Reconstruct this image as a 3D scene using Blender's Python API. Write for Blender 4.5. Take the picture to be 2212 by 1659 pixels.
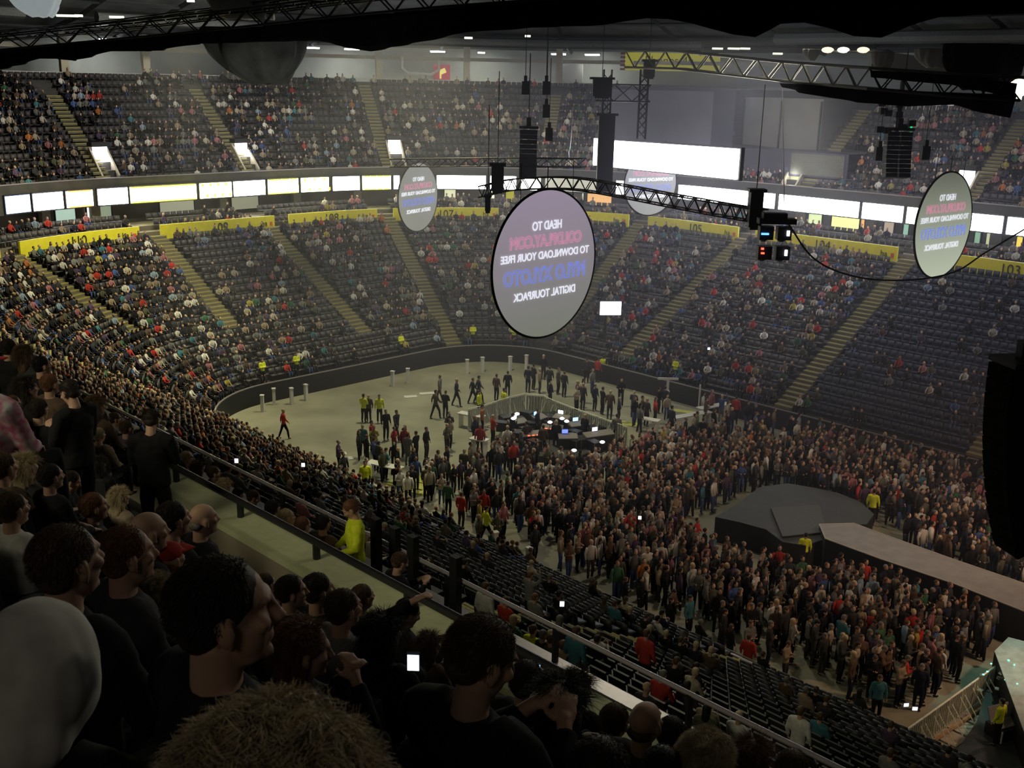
import bpy, bmesh, math, random
import numpy as np
from mathutils import Vector, Matrix, Euler, noise
random.seed(11); np.random.seed(11)
SC = bpy.context.scene
COL = SC.collection
for o in list(bpy.data.objects): bpy.data.objects.remove(o)

# ------------------------------------------------------------------ camera
W_, H_ = 2212, 1659
FPX = 2300.0; PITCH = math.radians(15.8); ROLL = math.radians(1.2); EYE = 21.0
cam = bpy.data.cameras.new('camera'); camo = bpy.data.objects.new('camera', cam); COL.objects.link(camo)
cam.sensor_width = 36.0; cam.lens = 36.0*FPX/W_; cam.clip_start = 0.05; cam.clip_end = 400
camo.matrix_world = Matrix.Translation((0, 0, EYE)) @ Euler((math.pi/2-PITCH, 0, 0)).to_matrix().to_4x4() @ Matrix.Rotation(ROLL, 4, 'Z')
SC.camera = camo
cam.dof.use_dof = True; cam.dof.focus_distance = 55; cam.dof.aperture_fstop = 14
SC.view_settings.view_transform = 'Standard'; SC.view_settings.look = 'None'
SC.view_settings.gamma = 1.0; SC.view_settings.use_curve_mapping = False
SC.view_settings.exposure = 0.0
SC.cycles.max_bounces = 3; SC.cycles.diffuse_bounces = 2; SC.cycles.glossy_bounces = 2; SC.cycles.volume_bounces = 0
SC.cycles.use_denoising = True
SC.cycles.volume_step_rate = 2.0
wd = bpy.data.worlds.new('world'); SC.world = wd; wd.use_nodes = True
bg = wd.node_tree.nodes['Background']; bg.inputs[0].default_value = (0.50, 0.55, 0.62, 1); bg.inputs[1].default_value = 0.008

HAZE = 0.0045
RH = math.sqrt(.5)
def W(s, t, z=0.0):                       # arena axes (s towards the stage, t across) -> world
    return Vector((RH*s+RH*t, -RH*s+RH*t, z))
def ST(p): return (RH*p[0]-RH*p[1], RH*p[0]+RH*p[1])
def bowl(q, d):                            # place on the rink-shaped bowl: q along, d outwards from the floor edge
    a = abs(q); sg = 1 if q >= 0 else -1
    if a <= 7: s, tt, ns, nt = -60-d, a, -1, 0
    elif a <= 38.4:
        an = (a-7)/31.4*math.pi/2; ns, nt = -math.cos(an), math.sin(an)
        s, tt = -53+ns*(7+d), 7+nt*(7+d)
    else: s, tt, ns, nt = -53+a-38.4, 14+d, 0, 1
    return s, 44+sg*tt, ns, nt*sg
def BW(q, d, z):
    s, t, _, _ = bowl(q, d); return W(s, t, z)
def bowl_yaw(q):                           # z rotation that turns local +Y to face inwards
    _, _, ns, nt = bowl(q, 5); v = W(-ns, -nt); return math.atan2(-v.x, v.y)
def ray(x, y):
    dx, dy = x-W_/2, y-H_/2; c, s = math.cos(ROLL), math.sin(ROLL)
    u = dx*c+dy*s; v = -dx*s+dy*c
    return Vector((u, FPX*math.cos(PITCH)-v*math.sin(PITCH), -v*math.cos(PITCH)-FPX*math.sin(PITCH))).normalized()
def AT(x, y, z):
    r = ray(x, y); return Vector((0, 0, EYE))+r*((z-EYE)/r.z)
def AR(x, y, dist): return Vector((0, 0, EYE))+ray(x, y)*dist
def PROJ(p):
    X, Y, Z = p[0], p[1], p[2]-EYE
    fz = Y*math.cos(PITCH)-Z*math.sin(PITCH); fy = -(Z*math.cos(PITCH)+Y*math.sin(PITCH))
    if fz <= .1: return (-9999, -9999)
    u, v = FPX*X/fz, FPX*fy/fz; c, s = math.cos(ROLL), math.sin(ROLL)
    return (W_/2+u*c-v*s, H_/2+u*s+v*c)
def yaw_to(v): return math.atan2(-v[0], v[1])

# ------------------------------------------------------------------ lights
def area(name, loc, target, size, power, col, spread=180, sy=None):
    L = bpy.data.lights.new(name, 'AREA'); L.energy = power; L.color = col; L.shape = 'RECTANGLE'
    L.size = size; L.size_y = sy or size; L.spread = math.radians(spread)
    o = bpy.data.objects.new(name, L); COL.objects.link(o); o.location = loc
    o.rotation_euler = (Vector(target)-Vector(loc)).to_track_quat('-Z', 'Y').to_euler(); return o
def spot(name, loc, target, ang, power, col, blend=.6, rad=.8):
    L = bpy.data.lights.new(name, 'SPOT'); L.energy = power; L.color = col; L.spot_size = math.radians(ang)
    L.spot_blend = blend; L.shadow_soft_size = rad
    o = bpy.data.objects.new(name, L); COL.objects.link(o); o.location = loc
    o.rotation_euler = (Vector(target)-Vector(loc)).to_track_quat('-Z', 'Y').to_euler(); return o
AR_T2 = Vector((9, 41, 22.4))
YG = (1.0, .93, .56)
spot('house_light', W(-52, 44, 29), W(-52, 40, 0), 85, 17000, YG)
spot('house_light', W(-58, 32, 28), W(-70, 22, 4), 95, 20000, YG)
spot('house_light', W(-42, 66, 30), W(-44, 76, 6), 100, 12000, (1, .93, .80))
spot('house_light', W(-62, 58, 30), W(-76, 66, 8), 95, 14000, (1, .95, .74))
spot('house_light', W(-66, 44, 30), W(-86, 40, 15), 95, 17000, (1, .95, .78))
spot('house_light', W(-30, 44, 30), W(-30, 42, 0), 70, 5600, (1, .90, .72))
spot('house_light', W(-38, 34, 28), W(-44, 20, 4), 70, 10000, YG)
spot('house_light', W(-24, 30, 29), W(-16, 20, 3), 65, 1700, YG)
spot('front_light', W(-26, 34, 28), W(-13, 7, 14), 60, 2600, (1, .96, .70))
spot('front_light', W(-6, 24, 27), W(-4, 3, 18), 70, 1500, (1, .93, .72))
spot('rear_house_light', W(-10, -9, 27), W(-13, 9, 13.5), 50, 6000, (1, .93, .62), .9, 3.0)
spot('rear_house_light', W(3, -7, 26), W(-2, 3, 18), 80, 190, (1, .90, .72), .8, 1.5)
spot('stage_wash', W(-2, 40, 17), W(-16, 40, 1.5), 62, 5200, (1, .60, .38))
spot('stage_wash', W(-2, 50, 17), W(-16, 52, 2), 70, 5600, (1, .64, .44))
spot('house_light', W(-20, 62, 30), W(-24, 76, 9), 95, 9000, (.92, .88, 1))
spot('roof_fill', W(-58, 46, 23), W(-70, 50, 31), 150, 1500, (.85, .92, 1))  # roof spots are added fill for house light bouncing upwards
spot('roof_fill', W(-30, 20, 15), W(-36, 28, 27), 110, 420, (.95, .95, .85))  # added fill on the hanging bundle and trusses
spot('truss_fill', W(-22, 40, 17), AR_T2, 50, 5000, (1, .97, .80))  # added fill to brighten the aluminium truss, no lamp of the arena
spot('roof_fill', W(-40, 62, 20), W(-60, 76, 26), 140, 2500, (.85, .92, 1))  # added bounce fill under the far roof

# ------------------------------------------------------------------ materials
MATS = {}
def mat(name, col, rough=.7, metal=0, emit=None, es=0, noise_amt=0, nscale=8, alpha=1, spec=None, col2=None, vc=False):
    if name in MATS: return MATS[name]
    m = bpy.data.materials.new(name); m.use_nodes = True; nt = m.node_tree; b = nt.nodes['Principled BSDF']
    b.inputs['Base Color'].default_value = (*col, 1); b.inputs['Roughness'].default_value = rough
    b.inputs['Metallic'].default_value = metal
    if spec is not None: b.inputs['Specular IOR Level'].default_value = spec
    if emit: b.inputs['Emission Color'].default_value = (*emit, 1); b.inputs['Emission Strength'].default_value = es
    if alpha < 1: b.inputs['Alpha'].default_value = alpha
    if vc:
        a = nt.nodes.new('ShaderNodeAttribute'); a.attribute_name = 'Col'
        nt.links.new(a.outputs['Color'], b.inputs['Base Color'])
    elif noise_amt > 0 or col2:
        tc = nt.nodes.new('ShaderNodeTexCoord'); n = nt.nodes.new('ShaderNodeTexNoise'); n.inputs['Scale'].default_value = nscale
        n.inputs['Detail'].default_value = 5
        r = nt.nodes.new('ShaderNodeValToRGB')
        c2 = col2 or tuple(max(0, c*(1-noise_amt)) for c in col); c1 = tuple(min(1, c*(1+noise_amt*.6)) for c in col) if not col2 else col
        r.color_ramp.elements[0].position = .35; r.color_ramp.elements[1].position = .65
        r.color_ramp.elements[0].color = (*c2, 1); r.color_ramp.elements[1].color = (*c1, 1)
        nt.links.new(tc.outputs['Object'], n.inputs['Vector']); nt.links.new(n.outputs['Fac'], r.inputs['Fac']); nt.links.new(r.outputs['Color'], b.inputs['Base Color'])
    MATS[name] = m; return m
M_floor = mat('arena_concrete', (.26, .255, .185), .75, noise_amt=.22, nscale=.35)
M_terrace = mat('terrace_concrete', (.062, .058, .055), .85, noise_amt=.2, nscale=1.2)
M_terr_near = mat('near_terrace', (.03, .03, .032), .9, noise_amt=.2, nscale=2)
M_stair = mat('stair_concrete', (.17, .15, .10), .8, noise_amt=.2, nscale=3)
M_nose = mat('yellow_nosing', (.34, .30, .08), .7, noise_amt=.1)
M_board = mat('rink_board', (.013, .013, .014), .6, noise_amt=.2)
M_seat = mat('seat_plastic', (.060, .054, .060), .5, noise_amt=.1)
M_seat2 = mat('navy_seat_plastic', (.018, .022, .05), .5, noise_amt=.1)
M_seatn = mat('black_seat_plastic', (.028, .028, .03), .5, noise_amt=.1)
M_yellow = mat('yellow_banner', (.80, .72, .03), .6, noise_amt=.06, nscale=3)
M_ink = mat('black_ink', (.03, .03, .02), .7)
M_red = mat('red_ink', (.7, .12, .06), .7)
M_black = mat('black_metal', (.012, .012, .014), .5, noise_amt=.1)
M_drape = mat('black_drape', (.006, .006, .006), .95, noise_amt=.2, spec=.1)
M_alu = mat('aluminium', (.75, .75, .70), .4, .15, noise_amt=.08)
M_wallc = mat('concourse_wall', (.52, .54, .50), .8, noise_amt=.1, nscale=.5)
M_beam = mat('cream_beam', (.55, .50, .38), .7, noise_amt=.1)
M_ceil = mat('roof_deck', (.16, .17, .19), .9, noise_amt=.3, nscale=.4)
M_lamp = mat('lamp_glass', (1, 1, 1), emit=(.95, .95, 1), es=9)
M_tan = mat('tan_parapet', (.25, .21, .155), .8, noise_amt=.12, nscale=2)
M_ledge = mat('lit_ledge', (.48, .50, .30), .6, noise_amt=.08)  # greenish light on the ledge top put into its colour
M_rail = mat('rail_metal', (.42, .38, .40), .35, .5, noise_amt=.05)
M_white = mat('white_paint', (.62, .62, .60), .6, noise_amt=.05)
M_purple = mat('dark_purple_wall', (.085, .08, .12), .8, noise_amt=.15, nscale=.4)
M_greyp = mat('grey_panel', (.20, .19, .18), .8, noise_amt=.12, nscale=.6)
M_suite = mat('suite_wall', (.16, .14, .11), .8, noise_amt=.25, nscale=.5)
M_fence = mat('fence_metal', (.78, .80, .68), .5, .0, noise_amt=.08)
M_stage = mat('stage_deck', (.035, .038, .035), .7, noise_amt=.25, nscale=1.2)
M_cat = mat('catwalk_deck', (.26, .26, .25), .7, noise_amt=.12, nscale=2)
M_edge = mat('deck_edge', (.45, .42, .36), .5, noise_amt=.05)
M_glow_w = mat('bright_screen', (1, 1, 1), emit=(.90, .92, 1), es=6)
M_door = mat('lit_doorway', (1, 1, 1), emit=(.95, .93, 1), es=3.2)
M_bag = mat('grey_black_bag', (.17, .185, .17), .6, noise_amt=.3, nscale=1.5)
M_wcloth = mat('white_cloth', (.45, .44, .44), .8, noise_amt=.1)
M_skin = mat('skin', (.50, .30, .21), .6, noise_amt=.08, nscale=10)
M_skin2 = mat('dark_skin', (.22, .13, .09), .6, noise_amt=.08)
def cloth(name, c): return mat('cloth_'+name, c, .9, noise_amt=.15, nscale=12, spec=.15)
CL = {'black': (.014, .014, .016), 'charcoal': (.04, .04, .043), 'navy': (.022, .025, .045), 'grey': (.17, .17, .165), 'white': (.60, .58, .54),
      'cream': (.42, .37, .29), 'red': (.42, .045, .035), 'pink': (.36, .15, .17), 'blue': (.06, .10, .25), 'teal': (.06, .18, .22), 'green': (.05, .13, .07),
      'brown': (.10, .065, .045), 'olive': (.09, .09, .06), 'purple': (.09, .06, .11), 'orange': (.42, .15, .05), 'yellow': (.72, .80, .04), 'mustard': (.36, .30, .07), 'floral': (.60, .50, .50), 'tan': (.27, .21, .15), 'light blue': (.22, .29, .38)}
HC = {'dark': (.030, .022, .018), 'brown': (.09, .055, .032), 'fair': (.50, .39, .24), 'ginger': (.17, .075, .04), 'grey': (.16, .15, .14), 'black': (.008, .008, .008)}
for k, v in HC.items(): mat('hair_'+k, v, .6, noise_amt=.3, nscale=60, spec=.3)
mat('cloth_floral', (.62, .58, .58), .9, col2=(.50, .12, .22), nscale=14, spec=.15)
for k, v in CL.items(): cloth(k, v)

# ------------------------------------------------------------------ mesh helpers
class MB:
    def __init__(s): s.v = []; s.f = []; s.m = []; s.mi = 0
    def add(s, vs, fs):
        n = len(s.v); s.v += [tuple(p) for p in vs]; s.f += [tuple(i+n for i in f) for f in fs]; s.m += [s.mi]*len(fs)
    def box(s, c, sz, rz=0, bev=0, mtx=None):
        x, y, z = sz[0]/2, sz[1]/2, sz[2]/2
        vs = [Vector((a*x, b*y, d*z)) for d in (-1, 1) for b in (-1, 1) for a in (-1, 1)]
        R = mtx if mtx is not None else Matrix.Rotation(rz, 3, 'Z')
        s.add([R@p+Vector(c) for p in vs], [(0, 2, 3, 1), (4, 5, 7, 6), (0, 1, 5, 4), (2, 6, 7, 3), (0, 4, 6, 2), (1, 3, 7, 5)])
    def hexa(s, b, t):     # four bottom points, four top points
        s.add(list(b)+list(t), [(3, 2, 1, 0), (4, 5, 6, 7), (0, 1, 5, 4), (1, 2, 6, 5), (2, 3, 7, 6), (3, 0, 4, 7)])
    def tube(s, pts, r, n=6, cap=True, flat=1.0):
        pts = [Vector(p) for p in pts]; rs = r if isinstance(r, (list, tuple)) else [r]*len(pts); vs = []; ref = None
        for i, p in enumerate(pts):
            d = (pts[min(i+1, len(pts)-1)]-pts[max(i-1, 0)])
            d = d.normalized() if d.length > 1e-9 else Vector((0, 0, 1))
            if ref is None: ref = Vector((1, 0, 0)) if abs(d.x) < .8 else Vector((0, 1, 0))
            u = (ref-d*ref.dot(d)).normalized(); w = d.cross(u); ref = u
            for k in range(n):
                a = 2*math.pi*k/n; vs.append(p+u*math.cos(a)*rs[i]+w*math.sin(a)*rs[i]*flat)
        fs = [(i*n+k, i*n+(k+1) % n, (i+1)*n+(k+1) % n, (i+1)*n+k) for i in range(len(pts)-1) for k in range(n)]
        if cap: fs += [tuple(range(n))[::-1], tuple((len(pts)-1)*n+k for k in range(n))]
        s.add(vs, fs)
    def ell(s, c, r, nu=10, nv=7, mtx=None):
        c = Vector(c); vs = [Vector((0, 0, 1))]
        for j in range(1, nv):
            b = math.pi*j/nv
            for i in range(nu): a = 2*math.pi*i/nu; vs.append(Vector((math.sin(b)*math.cos(a), math.sin(b)*math.sin(a), math.cos(b))))
        vs.append(Vector((0, 0, -1))); vs = [Vector((p.x*r[0], p.y*r[1], p.z*r[2])) for p in vs]
        if mtx is not None: vs = [mtx@p for p in vs]
        fs = [(0, 1+i, 1+(i+1) % nu) for i in range(nu)]
        for j in range(nv-2):
            o = 1+j*nu; fs += [(o+i, o+nu+i, o+nu+(i+1) % nu, o+(i+1) % nu) for i in range(nu)]
        L = len(vs)-1; o = 1+(nv-2)*nu; fs += [(L, o+(i+1) % nu, o+i) for i in range(nu)]
        s.add([p+c for p in vs], fs)
    def mesh(s, name, mats, smooth=False):
        me = bpy.data.meshes.new(name); me.from_pydata(s.v, [], s.f)
        for m in (mats if isinstance(mats, (list, tuple)) else [mats]): me.materials.append(m)
        if len(me.materials) > 1: me.polygons.foreach_set('material_index', s.m)
        if smooth: me.polygons.foreach_set('use_smooth', [True]*len(me.polygons))
        me.update(); return me
    def build(s, name, mats, parent=None, smooth=False):
        return link(name, s.mesh(name, mats, smooth), parent)
def link(name, me, parent=None, loc=None, rz=0):
    o = bpy.data.objects.new(name, me); COL.objects.link(o)
    if parent: o.parent = parent
    if loc is not None: o.location = loc
    if rz: o.rotation_euler = (0, 0, rz)
    return o
def tag(o, label=None, cat=None, group=None, kind=None):
    if label: o['label'] = label
    if cat: o['category'] = cat
    if group: o['group'] = group
    if kind: o['kind'] = kind
    return o
def thing(name, label, cat, loc=(0, 0, 0), rz=0, group=None):
    o = bpy.data.objects.new(name, None); COL.objects.link(o); o.location = loc; o.rotation_euler = (0, 0, rz); o.empty_display_size = .1
    return tag(o, label, cat, group)
def struct(name, mb, m, smooth=False): return tag(mb.build(name, m, None, smooth), kind='structure')
def dup(root, loc=None, rz=None, label=None, group=None, scale=None):
    r = root.copy(); COL.objects.link(r)
    if loc is not None: r.location = loc
    if rz is not None: r.rotation_euler = (0, 0, rz)
    if scale: r.scale = (scale,)*3 if not isinstance(scale, tuple) else scale
    if label: r['label'] = label
    if group: r['group'] = group
    for ch in root.children:
        c = ch.copy(); COL.objects.link(c); c.parent = r
        for g in ch.children:
            d = g.copy(); COL.objects.link(d); d.parent = c
    return r
def np_mesh(name, V, T, C=None, mats=None):
    me = bpy.data.meshes.new(name); nV, nT = len(V), len(T); k = T.shape[1]
    me.vertices.add(nV); me.vertices.foreach_set('co', V.astype(np.float32).ravel())
    me.loops.add(nT*k); me.loops.foreach_set('vertex_index', T.astype(np.int32).ravel())
    me.polygons.add(nT); me.polygons.foreach_set('loop_start', np.arange(0, nT*k, k, dtype=np.int32))
    try: me.polygons.foreach_set('loop_total', np.full(nT, k, dtype=np.int32))
    except Exception: pass
    if C is not None:
        a = me.color_attributes.new('Col', 'FLOAT_COLOR', 'POINT'); a.data.foreach_set('color', np.c_[C, np.ones(len(C))].astype(np.float32).ravel())
    for m in (mats or []): me.materials.append(m)
    me.update(); me.validate(); return me
def scatter(V, T, locs, yaws, scales):      # many placed copies of one small shape as arrays
    n = len(locs); c, s = np.cos(yaws), np.sin(yaws)
    X = V[None, :, 0]*c[:, None]-V[None, :, 1]*s[:, None]; Y = V[None, :, 0]*s[:, None]+V[None, :, 1]*c[:, None]
    P = np.stack([X, Y, np.broadcast_to(V[None, :, 2], X.shape)], 2)*scales[:, None, None]+locs[:, None, :]
    TT = T[None]+(np.arange(n)*len(V))[:, None, None]
    return P.reshape(-1, 3), TT.reshape(-1, T.shape[1])
def tri(mb):
    T = []
    for f in mb.f:
        for i in range(1, len(f)-1): T.append((f[0], f[i], f[i+1]))
    return np.array(mb.v, float), np.array(T)
def text_mesh(s, size, m, extrude=0.0, bold=False, outline=0, mirror=False):
    cu = bpy.data.curves.new('lettering', 'FONT'); cu.body = s; cu.size = size; cu.align_x = 'CENTER'; cu.align_y = 'CENTER'; cu.extrude = extrude
    if bold: cu.offset = size*.018
    if outline: cu.offset = size*.022; cu.fill_mode = 'NONE'; cu.bevel_depth = outline; cu.bevel_resolution = 0; cu.resolution_u = 3
    o = bpy.data.objects.new('lettering', cu); COL.objects.link(o)
    dg = bpy.context.evaluated_depsgraph_get(); me = bpy.data.meshes.new_from_object(o.evaluated_get(dg))
    bpy.data.objects.remove(o); me.materials.clear(); me.materials.append(m)
    if mirror: me.transform(Matrix.Diagonal((-1, 1, 1, 1)))
    return me
def remesh(me, vox, smooth=2, name='body'):
    o = bpy.data.objects.new('tmp', me); COL.objects.link(o)
    r = o.modifiers.new('r', 'REMESH'); r.mode = 'VOXEL'; r.voxel_size = vox; r.use_smooth_shade = True
    if smooth: s = o.modifiers.new('s', 'SMOOTH'); s.iterations = smooth; s.factor = .5
    dg = bpy.context.evaluated_depsgraph_get(); out = bpy.data.meshes.new_from_object(o.evaluated_get(dg)); out.name = name
    bpy.data.objects.remove(o); out.polygons.foreach_set('use_smooth', [True]*len(out.polygons)); return out

# ------------------------------------------------------------------ setting: floor and bowl
def low_z(d): return 1.2+.516*d
def up_k(q): return .78 if q < 38 else max(.66, .78-(q-38)*.012)
def up_z(d, q=0): return 12.6+(d-20.5)*up_k(q)
def ring(mb, q0, q1, prof, step=1.0):      # sweep a profile [(d,z)...] along the bowl
    n = max(1, int(round((q1-q0)/step))); qs = [q0+(q1-q0)*i/n for i in range(n+1)]
    vs = []; P = prof(0) if callable(prof) else prof; m = len(P)
    for q in qs:
        pr = prof(q) if callable(prof) else prof
        vs += [BW(q, d, z) for d, z in pr]
    mb.add(vs, [(i*m+k, i*m+k+1, (i+1)*m+k+1, (i+1)*m+k) for i in range(n) for k in range(m-1)])
b = MB(); b.box((20, 70, -.1), (150, 170, .2)); struct('floor', b, M_floor)
# lower tier
QL0, QL1 = -92, 78
LR, LD = 20, .8
def lowprof(q):
    P = [(0, 0), (0, 1.25), (.12, 1.25), (.12, .8)]
    for r in range(LR): z = low_z(r*LD)-.1+.1; P += [(.12+r*LD, z), ((r+1)*LD+.12, z)]
    return P
b = MB(); ring(b, QL0, QL1, lowprof(0)); struct('seating_terrace_lower', b, M_terrace)
b = MB(); ring(b, QL0, QL1, [(-.06, 0), (-.06, 1.3), (0, 1.3), (0, 0)]); struct('rink_board_wall', b, M_board)
b = MB(); ring(b, QL0, QL1, [(-.07, 1.3), (-.07, 1.36), (.03, 1.36), (.03, 1.3)]); struct('trim_1', b, M_rail)
# shelf behind the banner wall, suite wall, slab carrying the upper tier
b = MB(); ring(b, QL0, QL1, [(16.1, 9.1), (17.3, 9.1), (17.3, 9.45), (18.3, 9.45), (18.3, 9.8), (21.6, 9.8)]); struct('seating_terrace_suites', b, M_suite)
b = MB(); ring(b, QL0, QL1, [(21.6, 9.8), (21.6, 12.3), (20.1, 12.3), (20.1, 12.6)]); struct('wall_suites', b, M_suite)
# upper tier
UR = 14
def upprof(q):
    P = [(20.0, 11.3), (20.0, 13.35), (20.15, 13.35), (20.15, 12.5)]; k = up_k(q)
    for r in range(UR): z = 12.6+r*.75*k; P += [(20.5+r*.75, z), (20.5+(r+1)*.75, z)]
    P += [(31.0, 12.6+10.5*k), (38, 12.6+10.5*k)]
    return P
b = MB(); ring(b, -42, QL1, upprof); struct('seating_terrace_upper', b, M_terrace)
b = MB(); ring(b, -42, QL1, [(19.97, 13.35), (19.97, 13.42), (20.2, 13.42), (20.2, 13.35)]); struct('trim_2', b, M_rail)
# concourse behind the rim
rim = lambda q: 12.6+10.5*up_k(q)
b = MB(); ring(b, -42, QL1, lambda q: [(38, rim(q)), (38, 26)]); struct('wall_concourse', b, M_wallc)
b = MB(); ring(b, -42, 44, lambda q: [(31.2, rim(q)-.1), (31.2, rim(q)+.32), (31.3, rim(q)+.32), (31.3, rim(q)-.1)]); struct('trim_3', b, M_white)
b = MB(); ring(b, -42, 38, [(33.2, 23.0), (33.0, 23.0), (33.0, 23.35), (33.2, 23.35)]); ring(b, -42, 38, [(33.2, 23.0), (33.2, 23.35)]); struct('trim_4', b, M_beam)
# roof
b = MB(); ring(b, -60, QL1, [(38.2, 24.3), (33, 24.6), (26, 25.9), (12, 29.5), (0, 31.5), (-13, 33)], 2); struct('ceiling', b, M_ceil)
b = MB()
for i in range(-9, 12):
    q = i*6.5; b.tube([BW(q, 34, 24.1), BW(q, 26, 25.3), BW(q, 12, 28.6), BW(q, -8, 31.4)], .22, 4)
for d, z in ((31, 24.5), (27, 25.2), (22, 26.2), (16, 27.6)):
    n = 60; pts = [BW(-50+i*2, d, z) for i in range(n)]; b.tube(pts, .16, 4)
struct('roof_beams', b, mat('roof_steel', (.055, .06, .065), .7, noise_amt=.2))
b = MB()
for k, (q0, q1, d, z, r) in enumerate(((-6, 12, 24, 25.2, .45), (16, 34, 27, 24.7, .4), (40, 62, 24, 25.0, .5), (-20, -10, 24, 25.2, .4))):
    b.tube([BW(q0+(q1-q0)*i/8, d, z) for i in range(9)], r, 8)
struct('roof_ducts', b, mat('duct_metal', (.10, .105, .11), .6, noise_amt=.2))
# columns of the concourse
for i, x in enumerate((140, 313, 815, 1010, 1207)):
    p = AT(x, 186, 19.0); best = None
    for qq in np.arange(-30, 50, .25):
        w = BW(qq, 32.6, 21.5); e = abs(PROJ(w)[0]-x)
        if w.y > 0 and (best is None or e < best[0]): best = (e, qq)
    q = best[1]; b = MB(); b.box(BW(q, 32.6, (rim(q)+24.4)/2), (.65, .5, 24.4-rim(q)), bowl_yaw(q))
    struct('column', b, M_beam)
def q_at(x, d, z, lo=-40, hi=76):          # bowl position seen at image column x
    best = (1e9, 0)
    for qq in np.arange(lo, hi, .1):
        w = BW(qq, d, z); e = abs(PROJ(w)[0]-x)
        if w.y > 5 and e < best[0]: best = (e, qq)
    return best[1]
for i, x in enumerate((235, 335, 675, 762, 945, 1040, 1205, 1280)):
    q = q_at(x, 33.5, 23.6); t = thing('strip_lamp', 'bright strip lamp under the concourse roof, number %s from the left' % ('one', 'two', 'three', 'four', 'five', 'six', 'seven', 'eight')[i], 'lamp', BW(q, 33.6, 23.9), bowl_yaw(q), 'strip lamps along the upper concourse')
    t['label'] = ['strip lamp above the white column at far left', 'short lamp just right of the far-left white column', 'strip lamp right of the hanging dark bag', 'second lamp right of the hanging dark bag', 'lamp directly above the red poster', 'lamp above the column right of the red poster', 'lamp above the white screen wall of the concourse', 'last lamp before the yellow banner wall'][i]
    w = .7 if i in (1, 5) else 1.45
    a = MB(); a.box((0, 0, .12), (w+.2, .5, .14)); a.build('housing', M_white, t)
    a = MB(); a.box((0, 0, -.02), (w, .36, .14)); a.box((0, .2, .02), (w, .06, .2)); a.build('diffuser', M_lamp, t)
    if i in (0, 3, 5, 7): spot('concourse_light', BW(q, 33.6, 23.6), BW(q, 36, 20), 150, 450, (.95, .97, .9), .8, .3)
# poster, plain panels on the concourse
q = q_at(952, 36, 21.5); t = thing('poster', 'red poster with a yellow figure on the concourse wall', 'poster', BW(q, 35.5, 21.9), bowl_yaw(q))
a = MB(); a.box((0, 0, 0), (1.7, .08, 1.5)); a.build('backing', mat('poster_red', (.35, .03, .06), .6, emit=(.35, .03, .06), es=.35), t)
a = MB(); a.box((-.1, .06, .1), (.6, .03, .5), mtx=Matrix.Rotation(.4, 3, 'Y')); a.box((.15, .06, -.3), (.18, .03, .7)); a.build('lettering', mat('poster_yellow', (.8, .7, .2), .6, emit=(.8, .7, .2), es=.5), t)
q = q_at(1232, 34, 21.8); a = MB(); a.box(BW(q, 33.8, 21.95), (2.6, .1, 2.0), bowl_yaw(q)); tag(a.build('blank_screen', M_white), 'plain white screen panel standing on the upper concourse', 'screen')
q = q_at(905, 33, 22); a = MB()
a.tube([BW(q-.9, 32.2, 23.3), BW(q-.9, 32.2, 22.2), BW(q-.6, 32.2, 21.7), BW(q+.6, 32.2, 21.6), BW(q+1, 32.2, 22.1), BW(q+1, 32.2, 23.1)], .16, 6)
tag(a.build('hanging_duct', M_white), 'pale curved duct hanging left of the red poster', 'duct')

# aisles of steps
LOWA = [(-17, 7.0, 16), (-6.4, 5.5, 16), (3.2, 2.5, 16), (13.8, 0.3, 16), (34.0, 2, 16), (43.7, 1.0, 16), (57.6, 0.3, 16), (70, 0.3, 16), (-30, .3, 16), (-46, .3, 16), (-60, .3, 16), (-74, .3, 16)]
UPA = [(-7.5, 20.6, 29.5), (5, 20.6, 30), (15.2, 20.6, 31), (25.5, 25.5, 30), (45.6, 20.6, 30.5), (58.9, 20.6, 30.5), (-20, 20.6, 31), (72, 20.6, 31)]
names_l = ['at far left', 'between the two left banners', 'between the second and third banners', 'below the left round screen', 'right of the large round screen', 'below the moving-head cluster', 'beside the navy seats', 'at far right behind the speakers', 'on the near left bend', 'on the near long side, far end', 'on the near long side, middle', 'on the near long side, stage end']
def aisle(q, d0, d1, zf, dd, lab, w=1.25):
    t = thing('stair_aisle', 'tan concrete stepped aisle ' + lab, 'stairs', BW(q, d0, zf(d0)), bowl_yaw(q)); t['kind'] = 'structure'
    a = MB(); n_ = MB(); k = int((d1-d0)/dd)
    for i in range(k):
        d = d0+i*dd; z = zf(d)
        a.box((0, -(i*dd+dd/2), z-zf(d0)+.06), (w, dd, .2)); n_.box((0, -(i*dd+.04), z-zf(d0)+.14), (w, .09, .06))
    a.build('steps', M_stair, t); n_.build('yellow_edges', M_nose, t)
for (q, d0, d1), lb in zip(LOWA, names_l): aisle(q, d0, d1, low_z, .4, 'of the lower tier '+lb)
for (q, d0, d1), lb in zip(UPA, ['at far left', 'second from the left', 'above the left round screen', 'above the large round screen', 'right of the control room', 'at far right', 'beyond the left edge', 'beyond the right edge']):
    aisle(q, d0, d1, lambda d, q=q: up_z(d, q), .375, 'of the upper tier '+lb, 1.2)

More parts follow.
